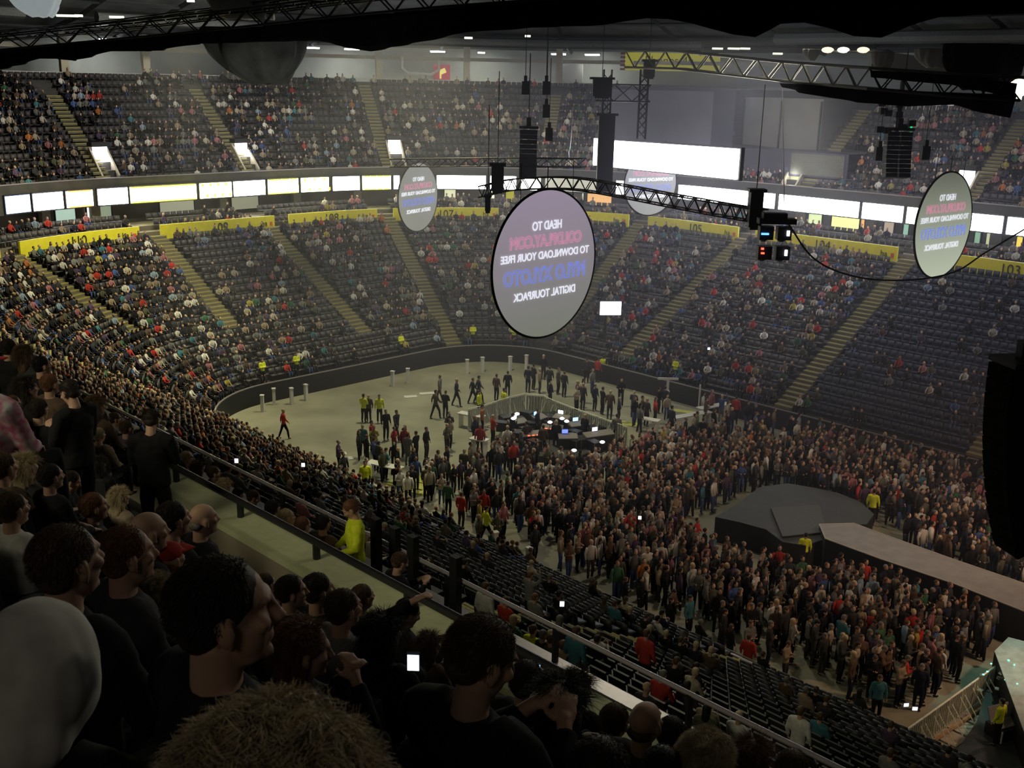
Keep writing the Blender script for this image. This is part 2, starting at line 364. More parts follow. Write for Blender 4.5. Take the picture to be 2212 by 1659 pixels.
# yellow section banners with numbers
BANS = [(-23, -17.9, '111'), (-16.3, -7.6, '110'), (-6.0, 4.0, '109'), (5.4, 13.0, '108'), (14.3, 22.6, '107'), (24.5, 33.0, '106'), (34.6, 43.0, '105'), (44.6, 56.6, '104'), (58.3, 71, '103')]
for q0, q1, num in BANS:
    qm = (q0+q1)/2; t = thing('section_banner', 'yellow banner wall marked %s above the lower tier' % num, 'banner', BW(qm, 16, 8.9), 0, 'yellow section banners around the bowl')
    off = Vector(t.location); a = MB(); n = max(2, int((q1-q0)/1.2)); vs = []
    for i in range(n+1):
        q = q0+(q1-q0)*i/n
        for d, z in ((15.95, 8.95), (15.95, 10.12), (16.1, 10.12), (16.1, 8.95)): vs.append(BW(q, d, z)-off)
    a.add(vs, [(i*4+k, i*4+(k+1) % 4, (i+1)*4+(k+1) % 4, (i+1)*4+k) for i in range(n) for k in range(4)]+[(0, 1, 2, 3), (n*4+3, n*4+2, n*4+1, n*4)])
    a.build('banner_panel', M_yellow, t)
    for s_, qq, sz, mm in ((num, qm, .95, M_ink), ('ha', q1-1.0, .6, M_ink)):
        me = text_mesh(s_, sz, mm, .01); o = link('lettering', me, t); o.location = BW(qq, 15.90, 9.55)-off
        o.rotation_euler = (math.pi/2, 0, bowl_yaw(qq)+math.pi)
    a = MB(); a.box(BW(q1-.35, 15.92, 9.5)-off, (.22, .04, .3), bowl_yaw(q1-.35)); a.build('red_mark', M_red, t)

# LED boards on the upper fascia
LED = [(10, 67, 'b'), (70, 139, 'w'), (142, 203, 'r'), (208, 276, 'w'), (280, 425, 'y'), (430, 500, 'yt'), (504, 574, 'w'), (578, 645, 'y'), (649, 712, 'yt'), (716, 777, 'w'), (781, 846, 'y'), (850, 864, 'w'), (942, 1050, 'w'), (1058, 1068, 'w'), (1085, 1118, 'w'), (1123, 1168, 'wy'),
       (1175, 1290, 'd'), (1330, 1352, 'w'), (1466, 1618, 'w'), (1640, 1676, 'w'), (1681, 1856, 'w'), (1861, 1953, 'w'), (1958, 1992, 'wy'), (2088, 2168, 'w'), (2174, 2235, 'w')]
EM = {'w': ((.93, .95, 1), 18), 'b': ((.30, .45, 1), 8.0), 'r': ((1, .75, .62), 9), 'y': ((1, .98, .36), 17), 'yt': ((1, 1, .45), 14), 'wy': ((1, 1, .80), 12), 'd': ((.30, .30, .22), .3)}
LN = {'w': 'white', 'b': 'blue', 'r': 'white and red', 'y': 'yellow', 'yt': 'pale yellow lettered', 'wy': 'warm white', 'd': 'switched-off'}
ords = 'first second third fourth fifth sixth seventh eighth ninth tenth eleventh twelfth thirteenth fourteenth fifteenth sixteenth seventeenth eighteenth nineteenth twentieth twenty-first twenty-second twenty-third twenty-fourth twenty-fifth'.split()
for i, (x0, x1, k) in enumerate(LED):
    q0, q1 = q_at(x0, 19.9, 11.9), q_at(x1, 19.9, 11.9); qm = (q0+q1)/2
    t = thing('advertising_board', '%s glowing advertising board, %s from the left along the fascia' % (LN[k], ords[i]), 'advertising board', BW(qm, 19.9, 11.35), 0, 'glowing boards along the upper fascia')
    off = Vector(t.location); n = max(1, int((q1-q0)/1.0)); a = MB(); f = MB()
    for mb, g, da, db, z0, z1 in ((a, .06, 19.80, 19.86, 11.42, 12.62), (f, 0, 19.86, 19.97, 11.32, 12.72)):
        vs = []
        for j in range(n+1):
            q = q0+g+(q1-q0-2*g)*j/n
            for d, z in ((da, z0), (da, z1), (db, z1), (db, z0)): vs.append(BW(q, d, z)-off)
        mb.add(vs, [(j*4+c, j*4+(c+1) % 4, (j+1)*4+(c+1) % 4, (j+1)*4+c) for j in range(n) for c in range(4)]+[(0, 1, 2, 3), (n*4+3, n*4+2, n*4+1, n*4)])
    a.build('screen', mat('led_'+k, (1, 1, 1), emit=EM[k][0], es=EM[k][1]), t); f.build('frame', M_black, t)
    if k in ('yt', 'y', 'r'):
        g = MB(); m2 = mat('led_frame_'+k, (1, 1, .2), emit={'r': (1, .18, .08), 'y': (.85, .9, .1), 'yt': (.8, .85, .1)}[k], es=1.6)
        if k == 'yt':
            for j in range(int((q1-q0)/.35)): g.box(BW(q0+.3+j*.35, 19.74, 11.62 if j % 2 else 12.48)-off, (.2, .04, .26), bowl_yaw(qm))
        else:
            for z in (11.46, 12.58):
                for j in range(n*2): g.box(BW(q0+.15+(q1-q0-.3)*(j+.5)/(n*2), 19.74, z)-off, ((q1-q0)*1.05/(n*2), .04, .10), bowl_yaw(q0+(q1-q0)*(j+.5)/(n*2)))
        g.build('border', m2, t)

# suite front: piers, lit doorways and kiosks under the fascia
piers = [95, 205, 480, 640, 770, 1075, 1250, 1370, 1730, 1880, 2060, 2150]
for x in piers:
    q = q_at(x, 21.2, 10.6); b = MB(); b.box(BW(q, 21.2, 11.0), (.7, .5, 2.5), bowl_yaw(q)); struct('column', b, mat('suite_pier', (.30, .27, .2), .8, noise_amt=.15))
suites = [(118, 165, 'doorway', (.65, .9, .75), .55, 'pale green glass front at far left'), (188, 200, 'doorway', (.9, 1, .9), 1.6, 'narrow bright doorway beside the pale green glass'), (215, 238, 'doorway', (.35, .42, .3), .6, 'dim green doorway right of the narrow bright one'),
          (345, 420, 'window', (.50, .50, .36), .5, 'long tan lit window left of section 109'), (500, 560, 'window', (.42, .43, .30), .45, 'tan lit window above section 109'), (960, 985, 'kiosk', (.9, .9, .6), .8, 'pale kiosk opening right of the left round screen'), (1060, 1072, 'kiosk', (1, 1, .7), 1.4, 'small bright opening by the black pendant'),
          (1093, 1112, 'panel', (.75, .70, .05), .45, 'yellow panel behind the curved truss'), (1240, 1262, 'kiosk', (.9, .95, .7), 1.2, 'pale window left of the orange kiosk'), (1268, 1322, 'kiosk', (1, .55, .22), .95, 'orange lit kiosk behind the curved truss'),
          (1745, 1775, 'kiosk', (.8, .95, .5), 1.0, 'green-white kiosk behind the moving lights'), (1795, 1855, 'kiosk', (.95, 1, .35), 1.3, 'wide yellow-green kiosk with people in front'), (1858, 1868, 'panel', (1, .5, .1), .9, 'orange menu strip beside the wide kiosk'), (1908, 1930, 'window', (.75, .6, .45), .5, 'pinkish suite window left of the right round screen'), (1950, 1962, 'window', (.45, .8, .6), .6, 'green suite window left of the right round screen'),
          (2103, 2118, 'window', (.4, .75, .5), .5, 'green suite window right of the right round screen'), (2128, 2165, 'kiosk', (.85, .9, .5), .6, 'pale yellow kiosk right of the right round screen'), (2195, 2212, 'kiosk', (1, .75, .1), 1.0, 'orange-yellow kiosk at the far right edge')]
for x0, x1, kd, c, es, lab in suites:
    q = q_at((x0+x1)/2, 21.4, 10.8); w = (BW(q_at(x1, 21.4, 10.8), 21.4, 0)-BW(q_at(x0, 21.4, 10.8), 21.4, 0)).length
    t = thing({'panel': 'menu_board'}.get(kd, 'lit_'+kd), lab, kd, BW(q, 21.48, 9.8), bowl_yaw(q))
    a = MB(); a.box((0, .02, 1.15), (w-.1, .06, 1.7)); a.build('glass', mat('suite_glow_%d' % x0, c, emit=c, es=es), t)
    a = MB()
    for xx in (-w/2, w/2): a.box((xx, .05, 1.1), (.1, .12, 2.2))
    a.box((0, .05, 2.05), (w, .12, .1)); a.box((0, .05, .25), (w, .12, .12)); a.build('frame', M_black, t)

# stairwell portals in the upper tier
for x, y, d, q in ((196, 342, 23.0, -7.0), (511, 332, 23.0, 5.5), (832, 326, 23.1, 15.9), (2084, 396, 23.0, 57.9), (1700, 398, 22.4, 44.0)):
    z = up_z(d-1.2, q); t = thing('stairwell_portal', {196: 'bright stairwell opening below the far-left upper aisle', 511: 'bright stairwell opening second from the left', 832: 'bright stairwell opening above the left round screen', 2084: 'bright stairwell opening behind the right round screen', 1700: 'pale stairwell opening below the control room'}[x], 'stairwell', BW(q, d, z), bowl_yaw(q))
    a = MB(); a.box((0, -.15, 1.05), (1.15, .1, 1.75)); a.build('lit_opening', M_door if x != 1700 else mat('dim_doorway', (.5, .5, .3), emit=(.6, .6, .35), es=.5), t)
    a = MB(); a.box((0, -.3, 2.1), (1.5, .9, .35)); a.build('lintel', M_black, t)
    sd = -1 if q < 40 else 1
    for sx in (-.68, .68):
        a = MB(); a.hexa([(sx-.07, 1.9, -1.2), (sx+.07, 1.9, -1.2), (sx+.07, -.6, -.4), (sx-.07, -.6, -.4)], [(sx-.07, 1.9, -.55), (sx+.07, 1.9, -.55), (sx+.07, -.6, 2.0), (sx-.07, -.6, 2.0)]); a.build('side_wall', M_beam, t)
    L = bpy.data.lights.new('portal_light', 'POINT'); L.energy = 50; L.shadow_soft_size = .3; lo = bpy.data.objects.new('portal_light', L); COL.objects.link(lo); lo.parent = t; lo.location = (0, .6, 1.0)

# control room and masking walls in the far corner
q0, q1 = q_at(1300, 24, 17), q_at(1590, 24, 17); q2 = q_at(1750, 24, 15); q3 = q_at(1825, 22, 14)
b = MB(); ring(b, q0, q1, [(23.6, 13.0), (23.6, 20.9), (31, 20.9)]); ring(b, q0, q0+.01, [(23.6, 13), (23.6, 20.9), (31, 20.9), (31, 13)]); struct('wall_control_room', b, M_purple)
b = MB(); ring(b, q0+.4, q1-1.4, [(23.5, 13.4), (23.5, 20.6)]); struct('wall_control_room_facing', b, mat('haze_lit_facing', (.22, .21, .27), .85, noise_amt=.15, nscale=.3))  # paler violet of the haze-lit wall put into this facing
b = MB(); ring(b, q1, q2, [(25.2, 13.0), (25.2, 20.2), (31, 20.2)]); b.add([BW(q2, 25.2, 13), BW(q2, 25.2, 20.2), BW(q2, 31, 20.2), BW(q2, 31, 13)], [(0, 1, 2, 3)]); struct('wall_screening', b, M_greyp)
b = MB()
for qq in (q1+.05, q1+(q2-q1)*.45, q2-.05): b.tube([BW(qq, 25.0, 13.2), BW(qq, 25.0, 20.0)], .09, 4)
b.build('screening_battens', M_black); tag(bpy.data.objects['screening_battens'], kind='structure')
b = MB(); ring(b, q1-.3, q3, [(22.2, 14.0), (22.2, 16.0), (25.2, 16.0), (25.2, 13.4), (22.2, 14.0)]); struct('wall_press_box', b, M_purple)
b = MB(); ring(b, q1+(q3-q1)*.55, q3-.3, [(22.12, 14.15), (22.12, 15.85)]); struct('wall_press_box_facing', b, mat('olive_panel', (.17, .17, .14), .8, noise_amt=.15))
a = MB(); a.box(AR(1740, 236, 104), (1.9, .15, .25), bowl_yaw(42)); tag(a.build('strip_lamp', mat('dim_lamp', (1, 1, .8), emit=(1, 1, .75), es=.8)), 'pale strip lamp over the grey screening wall', 'lamp')
# yellow advertising banner above the control room
c = AR(1452, 134, 112); t = thing('advertising_banner', 'yellow advertising banner above the far control room wall', 'banner', c, yaw_to((-c.x, -c.y)))
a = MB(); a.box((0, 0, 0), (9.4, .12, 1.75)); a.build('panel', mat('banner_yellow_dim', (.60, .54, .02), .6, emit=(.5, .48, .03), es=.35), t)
me = text_mesh('Phones 4u', 1.15, M_ink, .01); o = link('lettering', me, t); o.location = (.3, .08, .1); o.rotation_euler = (math.pi/2, 0, math.pi)
a = MB()
for k in range(5): a.box((4.9, .02, .75-k*.38), (.5, .1, .2))
a.build('red_strip', mat('dim_red', (.3, .06, .05), .7), t)
a = MB(); a.box(AR(1450, 113, 111), (9.2, .5, .14), c and yaw_to((-c.x, -c.y))); tag(a.build('lamp_rail', M_black), 'dark rail of lamps over the yellow banner', 'rail')
for k, x in enumerate((1378, 1428)):
    a = MB(); a.box(AR(x, 108, 110.5), (.9, .3, .3), yaw_to((-c.x, -c.y))); tag(a.build('banner_lamp', mat('warm_lamp', (1, 1, .8), emit=(1, 1, .75), es=2.5)), ['left', 'right'][k]+' pale lamp above the yellow advertising banner', 'lamp', 'lamps above the yellow banner')
# white fascia banner on the far right behind the top rows
qa, qb = q_at(1893, 31, 19.8), q_at(2140, 31, 19.6)
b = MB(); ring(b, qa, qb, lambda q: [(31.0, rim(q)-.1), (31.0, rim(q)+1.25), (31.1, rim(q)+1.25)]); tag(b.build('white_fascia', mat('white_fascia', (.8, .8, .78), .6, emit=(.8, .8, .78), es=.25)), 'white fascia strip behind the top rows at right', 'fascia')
# little roof lamps
for k, (x, y, w) in enumerate(((145, 34, 1.5), (170, 34, .5), (252, 37, 1), (210, 55, 1.6), (297, 42, .4), (412, 2, .5), (862, 72, 1.4), (1012, 82, .7), (903, 40, .3), (1140, 78, .5), (1550, 105, .9), (1585, 105, 1.0), (1610, 105, .8), (1680, 116, .8), (1952, 24, 1.8), (2010, 22, .4), (1870, 70, .4))):
    p = AR(x, y, 98 if y > 60 else 88); a = MB(); a.box(p, (w, .3, .16), 0)
    tag(a.build('roof_lamp', mat('faint_lamp', (1, 1, .85), emit=(.9, .95, .8), es=1.0)), 'small faint lamp up in the dark roof', 'lamp', 'faint lamps in the dark roof')

# ------------------------------------------------------------------ near upper tier (our own side)
def zr(r): return 19.4-.6*r
b = MB(); r = -3
while r <= 8:
    b.box(W(-22, .8*r, zr(r)-2)+Vector((0, 0, 0)), (72, .8, 4), -math.pi/4); r += 1
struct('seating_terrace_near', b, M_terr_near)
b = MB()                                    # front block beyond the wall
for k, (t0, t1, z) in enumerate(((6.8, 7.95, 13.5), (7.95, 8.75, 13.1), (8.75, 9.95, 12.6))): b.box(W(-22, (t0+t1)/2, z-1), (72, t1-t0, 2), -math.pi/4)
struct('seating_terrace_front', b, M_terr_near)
b = MB(); b.box(W(-22, 10.05, 12.1), (72, .2, 1.8), -math.pi/4); struct('wall_front_parapet', b, M_board)
b = MB(); b.box(W(-22, 10.05, 13.04), (72, .26, .08), -math.pi/4); struct('trim_5', b, M_rail)
# inner wall with ledge coloured as lit, in two lengths either side of a stair gap
for s0, s1 in ((-15.3, -4), (-45, -22.3)):
    b = MB(); b.box(W((s0+s1)/2, 7.05, 13.9), (s1-s0, .5, 2.2), -math.pi/4); struct('wall_inner_parapet', b, M_tan)
    b = MB(); b.box(W((s0+s1)/2, 7.08, 15.03), (s1-s0+.04, .62, .08), -math.pi/4); struct('trim_6', b, M_ledge)
def rail_thing(label, s0, s1, t_, z, rad, post_dx, zb, m=M_black, pr=None, name='handrail', bent=False):
    g = thing(name, label, 'handrail', W((s0+s1)/2, t_, zb)); off = Vector(g.location)
    a = MB(); P = [W(s0, t_, z)-off, W(s1, t_, z)-off]
    if bent: P = [W(s0-.1, t_, zb+.1)-off, W(s0, t_, z-.12)-off, W(s0+.2, t_, z)-off, W(s1, t_, z)-off]
    a.tube(P, rad, 8); a.build('rail', m, g)
    n = max(1, int((s1-s0)/post_dx))
    for i in range(n+1):
        p = W(s0+(s1-s0)*(i+.5)/(n+1), t_, 0)-Vector((off.x, off.y, 0)); a = MB(); a.tube([(p.x, p.y, 0), (p.x, p.y, z-zb)], pr or rad, 6); a.build('post', M_black, g)
rail_thing('long grey handrail along the front parapet of the near upper tier', -45, 6, 10.05, 13.62, .035, 2.4, 13.05, M_rail, .05)
rail_thing('black bent handrail along the tan wall ledge', -15.2, -6, 7.12, 15.3, .05, 2.1, 15.07, M_black, bent=True)
rail_thing('grey handrail on the left stretch of inner wall', -44, -22.4, 7.12, 15.45, .035, 2.5, 15.07, M_rail)
rail_thing('thin grey guard rail beside the stair gap', -22, -15.6, 5.6, 15.9, .028, 1.7, 15.2, M_rail)
for k, (x, y0, y1, w) in enumerate(((829, 1150, 1290, 26), (905, 1190, 1345, 34), (985, 1240, 1345, 34), (785, 1200, 1300, 22), (229, 770, 835, 10))):
    zt = 13.75; p = AT(x, y0, zt); sc = (ST(p)[0], 9.95); pw = W(*sc, 12.55)
    a = MB(); a.box(pw+Vector((0, 0, .75)), (.16 if k < 4 else .12, .12, 1.5), -math.pi/4); a.box(pw+Vector((0, 0, .04)), (.26, .26, .08), -math.pi/4)
    tag(a.build('railing_post', M_black), ['black post just right of the yellow-shirted steward', 'second thick black post right of the steward', 'third thick black post, above the short-haired man', 'black post behind the legs of the steward', 'thin black post at the left above the standing man'][k], 'post', 'thick posts at the front parapet')
a = MB(); c = W(-20.2, 10.3, 12.95); a.box((0, 0, 0), (1.9, .5, .05)); o = a.build('notice_board', mat('pale_notice', (.75, .75, .62), .6)); o.location = W(-23.4, 10.15, 13.12); o.rotation_euler = (.35, 0, -math.pi/4); tag(o, 'pale flat board lying on the front parapet at left', 'board')

# ------------------------------------------------------------------ truss, drapes, screens, speakers
def truss(name, label, pts, h=.5, rad=.03, lace=.6, m=M_black, drop=Vector((0, 0, -1)), wside=.5):
    g = thing(name, label, 'truss', pts[0]); off = Vector(pts[0]); pts = [Vector(p)-off for p in pts]
    dense = []
    for i in range(len(pts)-1):
        n = max(1, int((pts[i+1]-pts[i]).length/lace)); dense += [pts[i].lerp(pts[i+1], j/n) for j in range(n)]
    dense.append(pts[-1]); ch = MB(); lc = MB(); rows = [[], [], [], []]
    for i, p in enumerate(dense):
        d = (dense[min(i+1, len(dense)-1)]-dense[max(i-1, 0)]).normalized(); sd = d.cross(Vector((0, 0, 1))).normalized()*wside/2
        for k, (su, dz) in enumerate(((1, .5), (-1, .5), (-1, -.5), (1, -.5))): rows[k].append(p+sd*su+Vector((0, 0, h*dz)))
    for rw in rows: ch.tube(rw, rad, 5)
    for i in range(len(dense)-1):
        for k in range(4):
            A, B = rows[k], rows[(k+1) % 4]; lc.tube([A[i], B[i+1]] if i % 2 else [B[i], A[i+1]], rad*.65, 4, False)
    ch.build('chords', m, g); lc.build('lacing', m, g); return g
def drape(label, pts, lows, m=M_drape, th=.12, name='drape'):    # hanging cloth with real folds below a truss
    g = MB(); P = []; n = 0; L = []
    for i in range(len(pts)-1):
        k = max(2, int((pts[i+1]-pts[i]).length/.25))
        for j in range(k): f = j/k; P.append(pts[i].lerp(pts[i+1], f)); L.append(lows[i]*(1-f)+lows[i+1]*f)
    P.append(pts[-1]); L.append(lows[-1]); nv = 7; vs = []
    for i, p in enumerate(P):
        d = (P[min(i+1, len(P)-1)]-P[max(i-1, 0)]); d = Vector((d.x, d.y, 0)).normalized(); sd = d.cross(Vector((0, 0, 1)))
        for side in (-1, 1):
            for v in range(nv):
                f = v/(nv-1); a = math.sin(i*1.1+math.sin(i*.37)*2)*.10*(.3+f)+math.sin(i*.23)*.12
                vs.append(p+Vector((0, 0, -L[i]*f))+sd*(a+side*th*(1-.6*f)))
    m2 = 2*nv; fs = []
    for i in range(len(P)-1):
        for s in range(2):
            for v in range(nv-1): A = i*m2+s*nv+v; fs.append((A, A+1, A+m2+1, A+m2) if s else (A, A+m2, A+m2+1, A+1))
        A = i*m2; fs.append((A, A+nv, A+nv+m2, A+m2)); fs.append((A+nv-1, A+nv-1+m2, A+2*nv-1+m2, A+2*nv-1))
    g.add(vs, fs); return tag(g.build(name, m, None, True), label, 'drape')
def curve(pts, n=8):                        # smooth path through points
    out = []; p = [Vector(q) for q in pts]; p = [p[0]*2-p[1]]+p+[p[-1]*2-p[-2]]
    for i in range(1, len(p)-2):
        for j in range(n):
            t = j/n; out.append(.5*((2*p[i])+(p[i+1]-p[i-1])*t+(2*p[i-1]-5*p[i]+4*p[i+1]-p[i+2])*t*t+(3*p[i]-p[i-1]-3*p[i+1]+p[i+2])*t*t*t))
    out.append(p[-2]); return out
T1 = curve([AR(-120, 105, 58), AR(200, 74, 50), AR(480, 46, 43), AR(760, 14, 38), AR(1060, -14, 34), AR(1400, -34, 31), AR(1800, -30, 30), AR(2300, -40, 30)])
truss('lighting_truss', 'long black truss sweeping across the top left under the roof', T1, .62, .045, .7, M_black, wside=.7)
truss('lighting_truss', 'thin second truss line just above the long black one', curve([AR(-120, 88, 62), AR(200, 60, 54), AR(480, 28, 47), AR(760, -8, 42), AR(1000, -34, 38)]), .4, .035, .7)
lows = []
for i, p in enumerate(T1):
    x = PROJ(p)[0]; px = np.interp(x, [-100, 0, 100, 150, 240, 330, 430, 560, 700, 790, 900, 1000, 1150, 1300, 1420, 1500, 1580, 1640, 1700, 1760, 1830, 1890, 1950, 2010, 2200], [36, 34, 18, 34, 20, 28, 22, 30, 42, 72, 62, 52, 52, 54, 40, 52, 70, 76, 44, 46, 62, 80, 62, 36, 30]); lows.append(px*(p-Vector((0, 0, EYE))).length/FPX)
drape('long black scalloped drape under the top truss', [p+Vector((0, 0, -.3)) for p in T1], lows)
T2 = [AR(1362, 128, 47), AR(1470, 130, 45), AR(1700, 155, 42), AR(1900, 170, 39), AR(2060, 184, 37), AR(2196, 192, 36)]
truss('aluminium_truss', 'bright aluminium truss left of the black drape at right', T2[:3]+[AR(1890, 170, 39.1)], .66, .05, .52, M_alu, wside=.6)
truss('lighting_truss', 'black truss continuing right behind the hanging drape', [AR(1890, 170, 39.1)]+T2[4:], .66, .045, .6, M_black, wside=.6)
T2d = [AR(1690, 180, 42), AR(1740, 182, 41), AR(1860, 192, 39.5), AR(1960, 196, 38.4), AR(2060, 200, 37), AR(2150, 203, 36.4), AR(2198, 205, 36)]
drape('black scalloped drape under the right truss', T2d, [.1, .3, .45, .50, .36, .60, .66])
drape('black drape sheet wrapped along the right truss', [AR(1885, 152, 39), AR(2060, 162, 37), AR(2188, 180, 36)], [.22, .3, .4])
truss('lighting_truss', 'straight thin black truss behind the left round screen', [AR(846, 352, 64), AR(1060, 350, 61), AR(1262, 352, 58)], .45, .03, .6, wside=.45)
T3 = curve([AR(1040, 414, 50), AR(1110, 399, 49), AR(1230, 396, 47), AR(1340, 412, 46), AR(1450, 433, 45), AR(1560, 453, 44), AR(1650, 468, 43)])
truss('lighting_truss', 'curved black laced truss passing behind the large round screen', T3, .5, .035, .55, wside=.55)
truss('lighting_truss', 'short dark truss frame high above the bright screen', [AR(1288, 200, 62), AR(1405, 202, 62)], .9, .04, .8, wside=.5)
for x, y0, y1, d, lab in ((1307, 150, 300, 62, 'upright black truss tower left of the bright screen'), (1385, 150, 300, 62, 'upright black truss tower above the bright screen')):
    g = thing('truss_tower', lab, 'truss', AR(x, y1, d)); a = MB(); h = (AR(x, y0, d)-AR(x, y1, d)).z
    for sx in (-.22, .22):
        for sy in (-.22, .22): a.tube([(sx, sy, 0), (sx, sy, h)], .035, 5)
    a.build('chords', M_black, g); a = MB(); k = int(h/.5)
    for i in range(k):
        for s1 in (-1, 1): a.tube([(-.22*s1, -.22, i*.5), (.22*s1, -.22, i*.5+.5)], .025, 4); a.tube([(-.22, .22*s1, i*.5), (.22, .22*s1, i*.5+.5)], .025, 4)
    a.build('lacing', M_black, g)
for k, (x, y, w, h, d, lab) in enumerate(((1300, 190, 1.0, .9, 61, 'black hoist box on the left truss tower'), (1330, 335, .9, 4.1, 62, 'tall black tower case left of the bright screen'), (1075, 385, .55, 1.1, 48, 'black pendant box hanging above the large round screen'), (1054, 440, .25, .6, 48.5, 'small black box left above the large round screen'), (1631, 452, .50, 1.35, 43, 'black pendant box on the right end of the curved truss'), (1402, 150, .6, .8, 61, 'black fixture in front of the yellow banner'))):
    if k == 1: x, y = 1308, 330
    g = thing('hoist_box', lab, 'box', AR(x, y, d)); a = MB(); a.box((0, 0, 0), (w, .5, h)); a.box((0, -.05, h/2+.06), (w*1.35, .6, .12)); a.box((0, -.05, -h/2-.05), (w*.8, .4, .1)); a.build('case', M_black, g)
    a = MB(); a.tube([(0, 0, h/2), (0, 0, h/2+(4 if k != 1 else 2))], .02, 5); a.build('hanging_cable', M_black, g)
# bright screen and its edge strip
A, B = AR(1320, 332, 66), AR(1593, 355, 57.5); dv = B-A; g = thing('video_screen', 'long bright white video screen hung in the far corner', 'screen', (A+B)/2, math.atan2(dv.y, dv.x))
L_ = math.hypot(dv.x, dv.y); zz = dv.z; a = MB()
a.hexa([(-L_/2, -.1, -zz/2-.78), (L_/2, -.1, zz/2-.78), (L_/2, .1, zz/2-.78), (-L_/2, .1, -zz/2-.78)], [(-L_/2, -.1, -zz/2+.78), (L_/2, -.1, zz/2+.78), (L_/2, .1, zz/2+.78), (-L_/2, .1, -zz/2+.78)])
a.build('screen_face', M_glow_w, g); a = MB()
a.hexa([(-L_/2-.1, .1, -zz/2-.85), (L_/2+.1, .1, zz/2-.85), (L_/2+.1, .35, zz/2-.85), (-L_/2-.1, .35, -zz/2-.85)], [(-L_/2-.1, .1, -zz/2+.85), (L_/2+.1, .1, zz/2+.85), (L_/2+.1, .35, zz/2+.85), (-L_/2-.1, .35, -zz/2+.85)]); a.build('housing', M_black, g)
g = thing('video_screen', 'narrow bright edge-on screen beside the black tower', 'screen', AR(1287, 328, 64)); a = MB(); a.box((0, 0, 0), (.24, .8, 1.5)); a.build('screen_face', M_glow_w, g); a = MB(); a.box((.16, .1, 0), (.08, .9, 1.6)); a.build('housing', M_black, g)
L = bpy.data.lights.new('screen_glow', 'AREA'); L.shape = 'RECTANGLE'; L.size = 7; L.size_y = 1.5; L.energy = 900; L.color = (.8, .82, 1)
lo = bpy.data.objects.new('screen_glow', L); COL.objects.link(lo); lo.location = (A+B)/2+Vector((.3, .9, 0)); lo.rotation_euler = (math.pi/2, 0, 0)

# round screens
def disc(label, x, y, dist, rad, naz, glow, soft=1):
    c = AR(x, y, dist); n = Vector((math.sin(math.radians(naz)), math.cos(math.radians(naz)), 0)); rz = math.atan2(-n.x, n.y)
    g = thing('round_screen', label, 'screen', c, rz+math.pi)     # local +Y faces the camera side
    a = MB(); N = 72; vs = [(0, .03, 0)]+[(rad*math.cos(2*math.pi*i/N), .03, rad*math.sin(2*math.pi*i/N)) for i in range(N)]+[(0, -.03, 0)]+[(rad*math.cos(2*math.pi*i/N), -.03, rad*math.sin(2*math.pi*i/N)) for i in range(N)]
    a.add(vs, [(0, 1+(i+1) % N, 1+i) for i in range(N)]+[(N+1, N+2+i, N+2+(i+1) % N) for i in range(N)])
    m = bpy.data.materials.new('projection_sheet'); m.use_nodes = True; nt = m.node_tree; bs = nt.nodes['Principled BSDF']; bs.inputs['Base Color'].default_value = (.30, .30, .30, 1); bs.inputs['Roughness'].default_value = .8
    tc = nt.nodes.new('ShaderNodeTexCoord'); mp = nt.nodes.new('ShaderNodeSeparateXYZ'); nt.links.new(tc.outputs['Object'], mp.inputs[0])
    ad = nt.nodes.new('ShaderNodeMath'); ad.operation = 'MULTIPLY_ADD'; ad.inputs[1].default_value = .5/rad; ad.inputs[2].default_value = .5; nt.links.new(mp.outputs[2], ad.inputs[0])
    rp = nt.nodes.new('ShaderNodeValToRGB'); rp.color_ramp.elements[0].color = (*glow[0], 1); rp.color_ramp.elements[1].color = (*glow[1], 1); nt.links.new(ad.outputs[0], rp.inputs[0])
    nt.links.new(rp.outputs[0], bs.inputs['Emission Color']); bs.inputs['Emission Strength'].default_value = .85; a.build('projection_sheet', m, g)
    a = MB(); a.tube([(rad*math.cos(2*math.pi*i/N), 0, rad*math.sin(2*math.pi*i/N)) for i in range(N+1)], .06, 6); a.build('hoop', M_black, g)
    a = MB()
    for sx in (-.5, .5): a.tube([(sx*rad, 0, rad*.86), (sx*rad, 0, rad*1.35)], .02, 4)
    a.tube([(0, 0, rad), (0, 0, rad*1.3)], .03, 4); a.build('hanging_cable', M_black, g)
    wt = mat('projected_white', (1, 1, 1), emit=(.86, .88, 1), es=.9); pk = mat('projected_pink', (1, .4, .6), emit=(.80, .25, .45), es=.75); bl = mat('projected_blue', (.3, .4, 1), emit=(.12, .20, .85), es=.9)
    k = rad/3.1
    for s, z, sz, mm, kw in (('HEAD TO', 1.62*k, .50*k, wt, {}), ('COLDPLAY.COM', 1.0*k, .66*k, pk, {'outline': .013*k}), ('TO DOWNLOAD YOUR FREE', .40*k, .44*k, wt, {}), ('MYLO XYLOTO', -.42*k, .84*k, bl, {'outline': .015*k}), ('DIGITAL TOURPACK', -1.22*k, .46*k, wt, {})):
        me = text_mesh(s, sz, mm, 0 if kw else .006, bold=not kw, mirror=True, **kw)
        xs = [v.co.x for v in me.vertices]; wid = max(xs)-min(xs); tw = {'HEAD TO': 1.75, 'COLDPLAY.COM': 4.3, 'TO DOWNLOAD YOUR FREE': 5.3, 'MYLO XYLOTO': 4.95, 'DIGITAL TOURPACK': 3.75}[s]*k
        me.transform(Matrix.Diagonal((tw/wid, 1, 1, 1))); o = link('lettering', me, g); o.location = (0, .06, z); o.rotation_euler = (math.pi/2, 0, math.pi)
    return g
disc('large grey round projection screen with mirrored writing hung over the floor', 1178, 571, 45, 3.12, -45, ((.20, .21, .17), (.34, .28, .37)))
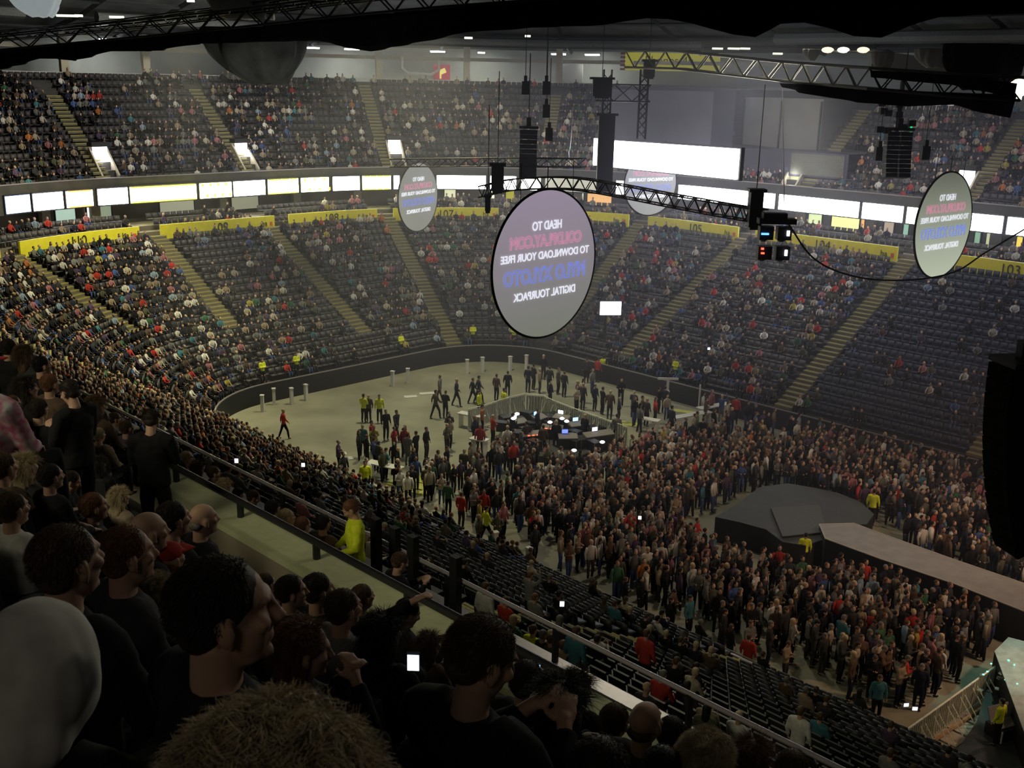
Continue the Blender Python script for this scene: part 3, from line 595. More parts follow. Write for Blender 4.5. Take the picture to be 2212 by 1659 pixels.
disc('narrow left round projection screen with mirrored writing', 903, 426, 82, 2.57, -60, ((.21, .21, .18), (.24, .25, .23)))
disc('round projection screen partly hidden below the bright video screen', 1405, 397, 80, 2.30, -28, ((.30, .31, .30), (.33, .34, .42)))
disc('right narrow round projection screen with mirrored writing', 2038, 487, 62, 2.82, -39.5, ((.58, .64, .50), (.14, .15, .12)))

# line arrays
def line_array(label, x, y0, y1, dist, cols, w, depth=.6, curve_=.0, n=10, m=M_black, yaw=0, frame=True):
    top = AR(x, y0, dist); H = (AR(x, y0, dist)-AR(x, y1, dist)).z; g = thing('line_array_speaker', label, 'speaker', top, yaw)
    for c in range(cols):
        ox = (c-(cols-1)/2)*(w+.08)
        for i in range(n):
            f = i/n; h = H/n; z = -H*f-h/2; yo = -curve_*f*f; a = MB(); R = Matrix.Rotation(-curve_*f*.5, 3, 'X')
            a.box((ox, yo, z), (w, depth, h*(.99 if m == M_drape else .90)), mtx=R); sp = a.build('speaker_cabinet', m, g); fm = M_drape if m == M_drape else (M_rail if c else M_greyp)
            a = MB(); a.box((ox-w/2+.04, yo+depth/2+.01, z), (.06, .03, h*.8), mtx=R); a.build('side_fitting', fm, sp)
    if frame:
        a = MB(); a.box((0, 0, .12), (cols*(w+.1), depth, .14)); a.box((0, 0, .4), (.25, .25, .5)); a.tube([(0, 0, .6), (0, 0, 4)], .03, 5); a.build('hanging_frame', M_black, g)
    return g
line_array('black line-array speaker hanging above the large round screen', 1142, 280, 385, 60, 1, .95, curve_=.5, m=mat('speaker_dark', (.03, .028, .045), .5))
line_array('double black line-array speaker hanging at right', 1942, 284, 384, 58, 2, .58, curve_=.4, m=mat('speaker_dark', (.03, .028, .045), .5))
line_array('huge curved black line-array speaker cut by the right edge', 2206, 790, 1240, 30, 1, 1.0, 1.15, 1.0, 13, M_drape, math.pi/2+.2)
for x, y, lab in ((1943, 225, 'dark motor rig above the double line array'),):
    g = thing('motor_rig', lab, 'rig', AR(x, 235, 58)); a = MB()
    for i in range(9): a.box((random.uniform(-.9, 1), random.uniform(-.3, .3), random.uniform(-1.1, .3)), (.35, .3, .3))
    a.tube([(0, 0, -1.3), (0, 0, 1.6)], .1, 6); a.build('motors', M_black, g); a = MB()
    for i in range(5): a.box((.62, -.2, -.75-.13*i), (.08, .05, .08))
    a.build('indicator_lights', mat('green_led', (0, 1, .2), emit=(0, 1, .2), es=1.2), g)
# dark tower by the right edge
# moving-head cluster
g = thing('moving_light_cluster', 'cluster of black moving-head lights with small coloured lamps', 'stage light', AR(1674, 520, 42)); a = MB()
a.box((0, 0, .75), (1.4, .5, .2)); a.box((-.1, 0, .95), (.9, .4, .2)); a.build('frame', M_black, g)
for i, (sx, sz) in enumerate(((-.38, .3), (.3, .3), (-.38, -.45), (.3, -.45))):
    a = MB(); a.box((sx, 0, sz), (.52, .42, .5)); a.tube([(sx, 0, sz-.1), (sx, .3, sz-.2)], .2, 10); h = a.build('lamp_head', M_black, g)
for sx, sz, c, w, hh in ((.42, .32, (.9, .92, 1), .1, .2), (.40, -.42, (.9, .92, 1), .1, .22), (-.45, .28, (.1, .3, 1), .28, .07), (-.5, -.28, (1, .1, .05), .1, .07), (-.48, -.45, (.1, .9, .1), .12, .06)):
    a = MB(); a.box((sx, -.24, sz), (w, .06, hh)); a.build('indicator_light', mat('ind_%d' % (int(sx*100+sz*10)), c, emit=c, es=3), g)
# cables
g = MB(); g.tube(curve([AR(1700, 480, 42), AR(1760, 560, 43), AR(1850, 598, 44), AR(1960, 605, 46), AR(2060, 588, 48), AR(2130, 545, 49), AR(2230, 485, 50)]), .035, 5); tag(g.build('cable', M_black), 'black cable drooping right from the moving-head cluster', 'cable')
g = MB(); g.tube([AR(1690, 190, 55), AR(1694, 440, 52)], .025, 5); tag(g.build('cable', M_black), 'thin black cable hanging straight right of the bright screen', 'cable')
g = MB(); g.tube(curve([AR(1237, 232, 62), AR(1232, 310, 62), AR(1228, 330, 62), AR(1232, 355, 62)]), .03, 5); tag(g.build('cable', M_rail), 'pale cable hanging left of the narrow bright screen', 'cable')
for k, (x, y) in enumerate(((1135, 190), (1180, 190), (1180, 240), (1186, 290), (1898, 332), (1998, 330))):
    g = MB(); p = AR(x, y, 60); g.box(p, (.4, .4, .7)); g.box(p+Vector((0, 0, .5)), (.18, .3, .3)); g.tube([p, p+Vector((0, 0, 4))], .02, 4)
    tag(g.build('stage_light', M_black), ['black hanging lamp left of the concourse white screen', 'black hanging lamp below the concourse white screen', 'black lamp midway above the large round screen', 'low black lamp right of the hanging line array', 'black lamp left of the upper right aisle crowd', 'black lamp right of the double line array'][k], 'stage light', 'black hanging lamps')
# wrapped bags
def bag(label, x0, x1, y0, y1, dist, m, low=.5, cat='bag', name='hanging_bag'):
    c = AR((x0+x1)/2, y0, dist); w = (x1-x0)*dist/FPX; h = (y1-y0)*dist/FPX; a = MB(); n, k = 40, 14; vs = []
    for j in range(k+1):
        f = j/k; r = (1-(f**3)*(1-low*.8))
        for i in range(n):
            an = 2*math.pi*i/n; fold = 1+.10*math.sin(an*9+f*3)+.07*math.sin(an*4+1+f*5); ww = w/2*r*fold
            vs.append((ww*math.cos(an)+.12*w*f*f, .5*ww*math.sin(an), -h*f*(1+.03*math.sin(an*5))))
    a.add(vs, [(j*n+i, j*n+(i+1) % n, (j+1)*n+(i+1) % n, (j+1)*n+i) for j in range(k) for i in range(n)]+[tuple(range(k*n, k*n+n)), tuple(range(n))[::-1]])
    o = a.build(name, m, None, True); o.location = c; return tag(o, label, cat)
bag('large dark wrapped bundle hanging below the top left truss', 448, 642, 60, 166, 44, M_bag, .45)
bag('crumpled white cloth bundle above the top left truss', 448, 580, -35, 30, 46, M_wcloth, .95, 'cloth', 'cloth_bundle')
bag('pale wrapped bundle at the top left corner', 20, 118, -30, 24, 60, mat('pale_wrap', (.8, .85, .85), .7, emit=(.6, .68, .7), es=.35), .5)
bag('pale translucent scoop bag hanging above the right truss', 1888, 1928, 112, 152, 48, mat('pale_wrap2', (.5, .5, .46), .6), .4)
bag('small pale wrapped lamp above the right truss', 1738, 1768, 106, 128, 52, mat('pale_wrap2', (.5, .5, .46), .6), .4)
bag('grey drooping bag left of the right truss tangle', 1985, 2050, 105, 140, 50, mat('pale_wrap3', (.4, .4, .37), .6), .7)
bag('dark draped bundle at the upper right edge', 2060, 2200, 95, 178, 40, M_drape, .9)
g = MB(); p = AR(2000, 146, 60); g.box(p, (5.6, .3, .95), 0, mtx=Matrix.Rotation(.12, 3, 'Y')); tag(g.build('white_banner', mat('white_fascia2', (.55, .55, .5), .7)), 'pale banner strip seen above the right truss', 'banner')
g = MB(); g.tube([AR(1780, 111, 55), AR(1905, 111, 55)], .05, 6); tag(g.build('lamp_bar', M_alu), 'thin pale lamp bar above the right truss', 'bar')
for k, x in enumerate((1788, 1822, 1865)):
    a = MB(); a.ell(AR(x, 108, 55), (.3, .2, .14), 10, 6); tag(a.build('bar_lamp', mat('warm_lamp_%d' % (k % 2), (1, .9, .7), emit=(1, .75, .55) if k != 1 else (1, 1, .85), es=1.6)), ['left orange lamp on the pale lamp bar', 'middle white lamp on the pale lamp bar', 'right orange lamp on the pale lamp bar'][k], 'lamp', 'lamps on the pale bar')
g = MB(); g.ell(AR(2200, 190, 40), (.35, .3, .3), 10, 7); g.box(AR(2185, 210, 40), (.6, .2, .15)); tag(g.build('bright_lamp', mat('warm_bright', (1, .95, .8), emit=(1, .9, .7), es=1.6)), 'bright warm lamp at the right end of the drape', 'lamp')

# ------------------------------------------------------------------ figures
def Rz(a): return Matrix.Rotation(a, 3, 'Z')
def head_prims(b, c, R, fine=True):
    c = Vector(c)
    def e(p, r, nu=16, nv=12, m=None): b.ell(c+R@Vector(p), r, nu, nv, R if m is None else R@m)
    e((0, -.012, .032), (.077, .097, .086)); e((0, .025, -.032), (.062, .066, .086)); e((0, .032, -.088), (.045, .048, .034))
    if fine:
        b.tube([c+R@Vector(p) for p in ((0, .086, .028), (0, .098, .004), (0, .112, -.022), (0, .100, -.034))], [.010, .011, .015, .010], 8)
        e((0, .098, -.027), (.020, .012, .009), 10, 6); e((0, .078, .036), (.050, .018, .011), 12, 6)
        e((.042, .066, -.012), (.024, .022, .02), 10, 6); e((-.042, .066, -.012), (.024, .022, .02), 10, 6)
        e((0, .086, -.055), (.025, .012, .007), 10, 6); e((0, .084, -.067), (.022, .012, .007), 10, 6); e((0, .074, -.098), (.024, .022, .018), 10, 6)
    for s in (-1, 1):
        M = Rz(s*-.35)
        e((s*.083, -.012, -.006), (.010, .023, .034), 10, 8, M)
        if fine: e((s*.088, -.002, -.012), (.006, .012, .016), 8, 6, M); e((s*.080, 0, -.036), (.009, .011, .013), 8, 6)
def hand(b, w, d, up, fist=.5, k=1.0):       # palm, four unequal curled fingers and a thumb from the side of the palm
    w = Vector(w); d = Vector(d).normalized(); up = Vector(up); up = (up-d*up.dot(d)).normalized(); sd = d.cross(up)
    M = Matrix((sd, d, up)).transposed(); b.ell(w+d*.045*k, (.040*k, .052*k, .016*k), 10, 7, M)
    for i, (x, L) in enumerate(((-.030, .060), (-.010, .074), (.011, .070), (.031, .056))):
        p0 = w+d*.085*k+sd*x*k; a = fist*(.8+.1*i); p1 = p0+(d*math.cos(a)-up*math.sin(a))*L*.5*k; a2 = a*2.1; p2 = p1+(d*math.cos(a2)-up*math.sin(a2))*L*.45*k
        b.tube([w+d*.05*k+sd*x*.8*k, p0, p1, p2], [.011*k, .0095*k, .0088*k, .007*k], 7)
    p0 = w+d*.02*k-sd*.030*k; p1 = w+d*.045*k-sd*.058*k-up*.01; p2 = w+d*.078*k-sd*.060*k-up*.02
    b.tube([p0, p1, p2], [.014*k, .011*k, .008*k], 7)
POSES = {
 'sit_lap': dict(sit=1, el=((-.25, .07, .70), (.25, .07, .70)), wr=((-.10, .30, .60), (.10, .31, .60))),
 'sit_phone': dict(sit=1, el=((-.23, .12, .68), (.23, .12, .70)), wr=((-.07, .34, .84), (.07, .34, .84)), look=-.45),
 'sit_face': dict(sit=1, el=((-.22, .22, .76), (.22, .24, .76)), wr=((-.05, .24, .98), (.04, .23, .99)), look=-.15),
 'sit_lean': dict(sit=1, lean=.24, el=((-.25, .24, .62), (.25, .24, .62)), wr=((-.08, .48, .56), (.08, .48, .56)), look=-.25),
 'sit_point': dict(sit=1, el=((-.25, .07, .70), (.36, .20, .98)), wr=((-.10, .30, .60), (.52, .38, 1.10))),
 'stand': dict(el=((-.25, -.02, 1.14), (.25, -.02, 1.14)), wr=((-.26, .07, .90), (.26, .07, .90))),
 'stand_cross': dict(el=((-.25, .04, 1.14), (.25, .04, 1.14)), wr=((.06, .19, 1.17), (-.06, .20, 1.14))),
 'stand_phone': dict(el=((-.24, .05, 1.12), (.24, .05, 1.12)), wr=((-.05, .28, 1.22), (.05, .28, 1.24)), look=-.55),
 'stand_belly': dict(el=((-.30, .02, 1.15), (.29, .04, 1.13)), wr=((-.10, .22, 1.02), (.08, .24, 1.03)), look=-.65),
 'walk': dict(walk=.26, el=((-.25, -.10, 1.15), (.25, .08, 1.15)), wr=((-.24, -.12, .93), (.24, .24, .98))),
 'stand_up': dict(el=((-.27, .06, 1.28), (.30, .10, 1.50)), wr=((-.16, .26, 1.20), (.22, .14, 1.78))),
}
def shapes(pose, fine=False, turn=0.0, bulk=1.0, fem=False):
    P = POSES[pose]; sit = P.get('sit'); lean = P.get('lean', 0); look = P.get('look', 0)
    hz = .48 if sit else .92; sz = hz+.50; out = {k: MB() for k in ('body', 'top', 'trousers', 'shoe0', 'shoe1')}
    def tl(p): p = Vector(p); return Vector((p.x, p.y+lean*max(0, p.z-hz), p.z-lean*.25*max(0, p.z-hz)))
    B, T, L = out['body'], out['top'], out['trousers']
    tors = [tl((0, 0, hz-.04)), tl((0, .0, hz+.14)), tl((0, .005, hz+.33)), tl((0, -.005, hz+.46)), tl((0, -.01, hz+.55))]
    w = .92 if fem else 1.0
    B.tube(tors, [.13*w, .12*w, .14*w, .12*w, .06], 12, flat=.6)
    T.tube([tl((0, 0, hz-.07))]+tors, [.172*bulk, .17*w*bulk, .158*w*bulk, .182*w*bulk, .165*w*bulk, .078], 16, flat=.66)
    nk = tl((0, -.012, hz+.54)); hc = tl((0, .0, hz+.695)) + Vector((0, .02-look*.05, look*.03 if look else 0))
    B.tube([tl((0, -.01, hz+.45)), nk, hc+Vector((0, -.03, -.05))], [.062, .056, .052], 12)
    R = Matrix.Rotation(look, 3, 'X'); R = Rz(turn) @ R
    head_prims(B, hc, R, fine); T.tube([nk+Vector((0, .004, -.07)), nk+Vector((0, -.005, .0))], [.10, .072], 14, flat=.95)
    for i, s in enumerate((-1, 1)):
        sh = tl((s*.185*w, -.01, sz-.03)); el = Vector(P['el'][i]); wr = Vector(P['wr'][i])
        if sit: el = tl(el) if lean == 0 else el; 
        B.tube([tl((s*.06, -.01, sz-.02)), sh, el, wr], [.05, .045, .036, .026], 8)
        T.tube([tl((s*.08, -.01, sz+.0)), sh, (sh+el)/2, el, (el+wr)/2, wr+(el-wr)*.08], [.075*bulk, .072*bulk, .06*bulk, .054*bulk, .047*bulk, .038*bulk], 10)
        d = (wr-el).normalized(); upv = Vector((0, 0, 1)) if abs(d.z) < .9 else Vector((0, 1, 0))
        if fine: hand(B, wr, d, upv, .55)
        else: B.ell(wr+d*.06, (.035, .035, .045), 7, 5); 
        if fine: B.tube([wr-d*.05, wr+d*.03], [.027, .026], 8)
        st = P.get('walk', 0)*s
        if sit: hp, kn, an, fo = (s*.09, .02, hz-.02), (s*.13, .43, hz+.02), (s*.13, .42+s*.04, .09), (s*.13, .56+s*.04, .04)
        else: hp, kn, an, fo = (s*.09, 0, .90), (s*.10, .03+st*.6, .50), (s*.10, -.02+st, .09), (s*.11, .12+st, .04)
        B.tube([hp, kn, an, fo], [.075, .05, .035, .03], 8)
        L.tube([Vector(hp)+Vector((-s*.03, 0, .02)), Vector(hp)*.5+Vector(kn)*.5, kn, Vector(kn)*.5+Vector(an)*.5, an], [.098, .085, .066, .062, .052], 10)
        out['shoe%d' % i].tube([Vector(an)+Vector((0, -.04, -.03)), Vector(an)+Vector((0, .02, -.035)), fo], [.042, .045, .032], 8)
    L.tube([(0, 0, hz-.06), (0, 0, hz+.07)], [.165, .15], 12, flat=.7)
    return out, hc, R
def hair_mb(kind, hc, R, b=None):
    b = b or MB(); hc = Vector(hc)
    def e(p, r): b.ell(hc+R@Vector(p), r, 16, 12, R)
    if kind in ('short', 'dark', 'curly'): e((0, -.022, .040), (.084, .100, .088)); e((0, -.055, -.02), (.070, .055, .060))
    if kind == 'long':
        e((0, -.022, .040), (.088, .103, .090)); e((0, -.065, -.05), (.080, .055, .10)); e((0, -.085, -.15), (.085, .045, .10)); e((.06, -.03, -.06), (.03, .045, .09)); e((-.06, -.03, -.06), (.03, .045, .09))
    if kind == 'bald': e((0, -.062, -.028), (.073, .050, .042))
    if kind == 'cap': e((0, -.012, .055), (.086, .102, .075)); b.box(hc+R@Vector((0, .12, .045)), (.14, .10, .015), mtx=R)
    if kind == 'hood': e((0, -.02, .0), (.128, .150, .168)); e((0, -.07, -.09), (.105, .10, .10))
    if kind == 'tail': e((0, -.022, .040), (.085, .101, .088)); e((0, -.12, .0), (.028, .04, .03)); e((0, -.14, -.07), (.024, .028, .07))
    return b
def strands(hc, R, n, length, curl, rad, kind='short', seed=1, down=.5):    # tapered three-sided strands over the scalp
    rng = np.random.RandomState(seed); segs = 5; V = []; T = []; k = 0; ax = (.084, .100, .088)
    while k < n:
        d = rng.normal(size=3); d /= np.linalg.norm(d)
        if d[1] > .62 or (d[2] < -.55 and kind != 'long') or (d[2] < .05 and d[1] > .1): continue
        p = np.array([d[0]*ax[0], d[1]*ax[1]-.022, d[2]*ax[2]+.04 if d[2] > -.1 else d[2]*.09+.03])*.985
        L = length*rng.uniform(.6, 1.15); g = np.array([d[0]*.2, -.55+.2*d[1], -down]); dirv = d*(.75 if curl else .35)+g*.5+rng.normal(size=3)*.12; dirv /= np.linalg.norm(dirv)
        ph = rng.uniform(0, 6.28); lk = 7*noise.noise(Vector(tuple(d*2.6)))+rng.normal()*.25
        if curl: wv = np.array(noise.noise_vector(Vector(tuple(d*3.1)))); dirv = dirv*.75+wv*.9; dirv /= np.linalg.norm(dirv)
        s1 = np.cross(dirv, [0, 0, 1.0]); s1 /= np.linalg.norm(s1)+1e-6; s2 = np.cross(dirv, s1); base = len(V)
        for j in range(segs+1):
            f = j/segs; cr = curl*min(1, f*2); q = p+dirv*L*f+np.array([0, 0, -down*.8])*L*f*f+(s1*math.sin(lk+f*5.5)+s2*math.cos(lk*1.7+f*4.5))*cr
            r_ = rad*(1-f*.75)
            for a in range(3): an = 2.094*a+ph; V.append(q+(s1*math.cos(an)+s2*math.sin(an))*r_)
        for j in range(segs):
            for a in range(3): A = base+j*3+a; Bq = base+j*3+(a+1) % 3; T.append((A, Bq, Bq+3)); T.append((A, Bq+3, A+3))
        k += 1
    V = np.array(V); Rm = np.array(R); V = V@Rm.T+np.array(hc); return V, np.array(T)
PART_MAT = {}
def figure_parts(pose, vox, hair, fine=False, turn=0, bulk=1.0, fem=False, nstr=0, curl=0, slen=.03):
    sh, hc, R = shapes(pose, fine, turn, bulk, fem); res = {}
    res['body'] = remesh(sh['body'].mesh('body', M_skin), vox, 2 if fine else 1)
    vv = vox*1.6 if fine else vox
    res['top'] = remesh(sh['top'].mesh('top', CM('charcoal')), vv, 3)
    if fine:
        for v in res['top'].vertices:
            p = v.co; v.co = p+v.normal*(noise.noise(p*9)*.009+noise.noise(Vector((p.x*14, p.y*14, p.z*30)))*.005)
    res['trousers'] = remesh(sh['trousers'].mesh('trousers', CM('black')), vv, 2)
    for k in ('shoe0', 'shoe1'): res[k] = remesh(sh[k].mesh('shoe', CM('black')), vv, 1, 'shoe')
    hb = hair_mb(hair, hc, R)
    if hb.v:
        if hair == 'hood':
            vox_h = .012
        m = remesh(hb.mesh('hair', MATS['hair_dark']), min(vox, .012) if fine else vox, 1)
        if hair == 'hood':
            for v in m.vertices: p = v.co; v.co = p+v.normal*(noise.noise(Vector((p.x*16, p.y*16, p.z*5)))*.009)
        if nstr:
            V, T = strands(hc, R, nstr, slen, curl, .0014, hair, 5); V0 = np.array([v.co for v in m.vertices])
            T0 = []
            for p in m.polygons:
                vs = list(p.vertices)
                for i in range(1, len(vs)-1): T0.append((vs[0], vs[i], vs[i+1]))
            m = np_mesh('hair', np.r_[V0, V], np.r_[np.array(T0), T+len(V0)], None, [MATS['hair_dark']]); m.polygons.foreach_set('use_smooth', [True]*len(m.polygons))
        res['hair'] = m
    res['_hc'] = hc; res['_R'] = R
    return res
def CM(n): return MATS['cloth_'+n]
def person(parts, label, loc, rz, top='charcoal', tr='black', hair='dark', skin=None, scale=1.0, group=None, extra=None):
    t = thing('person', label, 'person', loc, rz, group); t.scale = (scale,)*3
    for k in ('body', 'top', 'trousers', 'shoe0', 'shoe1', 'hair'):
        if k not in parts: continue
        nm = {'hair': 'cap' if hair == 'red' else 'hood' if hair in ('white', 'navy') else 'hair', 'top': 'jacket' if top in ('black', 'charcoal', 'navy') else 'shirt', 'shoe0': 'shoe', 'shoe1': 'shoe'}.get(k, k)
        o = link(nm, parts[k], t); m = {'body': skin or M_skin, 'top': CM(top), 'trousers': CM(tr), 'shoe0': CM('black'), 'shoe1': CM('black'), 'hair': MATS.get('hair_'+hair) or CM(hair)}[k]
        o.material_slots[0].link = 'OBJECT'; o.material_slots[0].material = m
    return t

# ------------------------------------------------------------------ seats
def seat_mb():
    a = MB(); a.box((0, .0, .43), (.44, .42, .05)); b = MB(); b.box((0, -.22, .64), (.44, .05, .42), mtx=Matrix.Rotation(.16, 3, 'X')); c = MB(); c.box((0, -.1, .21), (.09, .2, .42)); return a, b, c
sa, sb, sc = seat_mb(); allm = MB()
for m_ in (sa, sb): allm.add(m_.v, m_.f)
SV, STt = tri(allm)
seat_master = None
def make_seat(label, loc, rz, grp, m):
    global seat_master
    if seat_master is None:
        t = thing('stadium_seat', label, 'seat', loc, rz, grp); sa.build('seat', m, t); sb.build('backrest', m, t); sc.build('pedestal', M_black, t); seat_master = t; return t
    return dup(seat_master, loc, rz, label, grp)
def aisle_gap(q, d, A, w=.85):
    for qa, d0, d1 in A:
        R_ = 7+d if abs(qa) <= 38.4 and abs(qa) > 7 else 20
        k = (7+d)/20 if 7 < abs(qa) <= 38.4 else 1.0
        if d0-.3 <= d <= d1+.5 and abs(q-qa)*k < w: return True
    return False
def row_qs(d, q0, q1, sp=.52):
    out = []; q = q0
    while q < q1:
        out.append(q); k = (7+d)/20 if 7 < abs(q) <= 38.4 else 1.0; q += sp/k
    return out
lows_, ups_ = [], []        # every seat place: (q, d, z, yaw, row)
for r in range(LR):
    d = r*LD+.55
    if r == LR-1: continue
    for q in row_qs(d, -90, 76):
        if aisle_gap(q, d, LOWA): continue
        if 30.6 < q < 36 and d < 7.5: continue
        lows_.append((q, d, low_z(r*LD), bowl_yaw(q), r))
for k, (d, z) in enumerate(((16.6, 9.1), (17.75, 9.45), (18.8, 9.8))):
    for q in row_qs(d, -40, 74): 
        if not aisle_gap(q, d, [(a, 0, 20) for a, _, _ in LOWA], .9): lows_.append((q, d+.1, z, bowl_yaw(q), 20+k))
for r in range(UR):
    d = 20.5+r*.75+.45
    for q in row_qs(d, -38, 74):
        if aisle_gap(q, d, UPA) or (q0 < q < q1+.6 and d > 23.0) or (q1 <= q < q2+.4 and d > 24.6) or (q1-.5 < q < q3+.2 and d > 21.8 and d < 25.6): continue
        if any(abs(q-qv)*((7+d)/20) < 1.0 and 20.8 < d < 23.4 for qv in (-7.0, 5.5, 15.9, 44.0, 57.9)): continue
        ups_.append((q, d, 12.6+r*.75*up_k(q), bowl_yaw(q), r))
def clear_near(p):                          # not hidden by our own parapets
    _, t = ST(p)
    for tt, zz in ((10.05, 13.1), (7.1, 15.05)):
        if EYE+(p[2]-EYE)*tt/max(t, .1) < zz and t > tt: return False
    return True
def inframe(p, m=20):
    x, y = PROJ(p); return -m < x < W_+m and -m < y < H_+m
vis = []
for s in lows_:
    p = BW(s[0], s[1], s[2]+.6)
    if s[0] < -12 and inframe(p) and clear_near(p): vis.append(((p-Vector((0, 0, EYE))).length, s))
vis.sort(key=lambda a: a[0]); near_set = set(id(v[1]) for v in vis[:210])
rowname = 'front second third fourth fifth sixth seventh eighth ninth tenth eleventh twelfth thirteenth fourteenth fifteenth sixteenth seventeenth eighteenth nineteenth top'.split()
for dd, s in vis[:210]:
    make_seat('empty black folding seat in the %s row of the near lower block' % rowname[s[4]], BW(s[0], s[1], s[2]), s[3], 'black seats in the %s row of the near lower block' % rowname[s[4]], M_seatn)
rest = [s for s in lows_ if id(s) not in near_set]
def seat_mass(name, lst, m, label):
    L = np.array([BW(s[0], s[1], s[2]) for s in lst]); Y = np.array([s[3] for s in lst]); V, T = scatter(SV, STt, L, Y, np.ones(len(L)))
    tag(link(name, np_mesh(name, V, T, None, [m])), label, 'seats', None, 'stuff')
allrest = rest+ups_
L = np.array([BW(s[0], s[1], s[2]) for s in allrest]); Y = np.array([s[3] for s in allrest]); V, T = scatter(SV, STt, L, Y, np.ones(len(L)))
me = np_mesh('stadium_seats', V, T, None, [M_seat, M_seat2, M_seatn])
mi = np.array([1 if (s[0] > 57.8 and s[1] < 16) else (2 if s[0] < -38 else 0) for s in allrest]); me.polygons.foreach_set('material_index', np.repeat(mi, len(STt)).astype(np.int32))
tag(link('stadium_seats', me), 'rows of dark folding seats filling both tiers of the bowl', 'seats', None, 'stuff')

# ------------------------------------------------------------------ people in the distance, one mass
def low_fig(sit, var=0):
    b = MB(); tags = []
    def add(fn, k):
        n = len(b.v); fn(); tags.extend([k]*(len(b.v)-n))
    hz = .48 if sit else .92; s_ = hz+.5; hc = (0, .03, hz+.70)
    add(lambda: b.ell(hc, (.078, .095, .115), 7, 5), 0); add(lambda: b.ell((0, .0, hz+.735), (.088, .100, .09 if var != 1 else .10), 7, 5), 1)
    if var == 1: add(lambda: b.ell((0, -.06, hz+.60), (.085, .05, .12), 6, 4), 1)
    add(lambda: b.tube([(0, 0, hz-.05), (0, 0, hz+.30), (0, 0, hz+.47), (0, 0, hz+.58)], [.18, .175, .165, .06], 8, flat=.66), 2)
    for s in (-1, 1):
        if sit: el, wr, kn, an = (s*.25, .1, .72), (s*.1, .32, .62), (s*.13, .44, .5), (s*.13, .44, .06)
        else: el, wr, kn, an = (s*.25, 0, 1.15), (s*(.10 if var == 2 else .25), .2 if var == 2 else .06, 1.15 if var == 2 else .9), (s*.1, .03, .5), (s*.12, s*.06, .05)
        add(lambda: b.tube([(s*.17, 0, s_-.03), el, wr], [.065, .052, .042], 5), 2)
        add(lambda: b.ell(wr, (.045, .045, .045), 4, 3), 0)
        add(lambda: b.tube([(s*.09, 0, hz), kn, an], [.09, .068, .05], 5), 3)
    V, T = tri(b); return V, T, np.array(tags)
FIG = {(s, v): low_fig(s, v) for s in (0, 1) for v in (0, 1, 2)}
TOPS = ['black']*26+['charcoal']*22+['grey']*12+['navy']*9+['white']*9+['cream']*6+['red']*4+['pink']*3+['blue']*2+['teal']*2+['green']*2+['brown']*7+['olive']*6+['purple']*4+['orange']*1+['mustard']*1+['tan']*7+['light blue']*2
def rc(lst, v=.25):
    c = np.array(CL.get(lst) or HC.get(lst)); return np.clip(c*np.random.uniform(1-v, 1+v), 0, 1)
def crowd_mass(name, items, label, cat):      # items: (loc, yaw, scale, sit)
    Vs, Ts, Cs = [], [], []; off = 0
    for key, (V, T, tg) in FIG.items():
        sel = [it for i, it in enumerate(items) if it[3] == key[0] and it[4] == key[1]]
        if not sel: continue
        L = np.array([it[0] for it in sel]); Y = np.array([it[1] for it in sel]); S_ = np.array([it[2] for it in sel])
        P, TT = scatter(V, T, L, Y, S_); C = np.zeros((len(sel), len(V), 3))
        for i in range(len(sel)):
            sk = np.array([.62, .40, .29])*random.uniform(.5, 1.15); hr = rc(random.choice(['dark', 'brown', 'dark', 'brown', 'fair', 'black', 'ginger', 'grey'])); tp = rc(sel[i][5] if len(sel[i]) > 5 else random.choice(TOPS)); tr = rc(random.choice(['black', 'navy', 'charcoal', 'black', 'blue']))*.8
            pal = np.array([sk, hr, tp, tr]); C[i] = pal[tg]
        Vs.append(P); Ts.append(TT+off); Cs.append(C.reshape(-1, 3)); off += len(P)
    me = np_mesh(name, np.concatenate(Vs), np.concatenate(Ts), np.concatenate(Cs), [mat('crowd_cloth', (.1, .1, .1), .85, vc=True, spec=.15)])
    me.polygons.foreach_set('use_smooth', [True]*len(me.polygons))
    return tag(link(name, me), label, cat, None, 'stuff')
def clump(q, d, sc=.22, th=0): return noise.noise(Vector((q*sc, d*sc*1.3, 7.7+th)))
def low_density(q, d):
    if q > 58: return .42 if clump(q, d, .55) > (.08 if d < 13 else -.05) else .012
    if q > 44: return .60+clump(q, d)*.7
    if q > 14: return .58+clump(q, d)*.8
    if q > -7: return .56+clump(q, d)*.8
    if q > -38: return .78
    s = -53-q-38.4
    if q < -38.4:
        s = -53+(-q)-38.4
        if s < -38: return .80
        if s < -31: return .62
        if s < -26: return .30+clump(q, d, .4)*.5
        return .04+max(0, clump(q, d, .5)-.15)
    return .7
def up_density(q, d):
    b_ = .60 if q < -8 else .52 if q < 5 else .46 if q < 15 else .62 if q < 30 else .60
    if d > 29.3 and q < 30: b_ *= .55
    return b_+clump(q, d, .3, 3)*.8
people = []; indiv_sit = []
for s in lows_+ups_:
    q, d, z, yw, r = s
    dens = low_density(q, d) if d < 16 else (up_density(q, d) if d > 20 else .30+clump(q, d, .4))
    if id(s) in near_set: dens *= .8
    if random.random() > dens: continue
    p = BW(q, d, z); var = random.choice((0, 0, 1)); sc_ = random.uniform(.92, 1.04)
    hp = p+Vector((0, 0, .9)); dist = (hp-Vector((0, 0, EYE))).length
    it = (p, yw+random.uniform(-.3, .3), sc_, 1, var, s)
    if d < 16 and q < -20 and inframe(hp, 0) and clear_near(hp): indiv_sit.append((dist, it))
    else: people.append(it[:5])
indiv_sit.sort(key=lambda a: a[0])
NI = 66
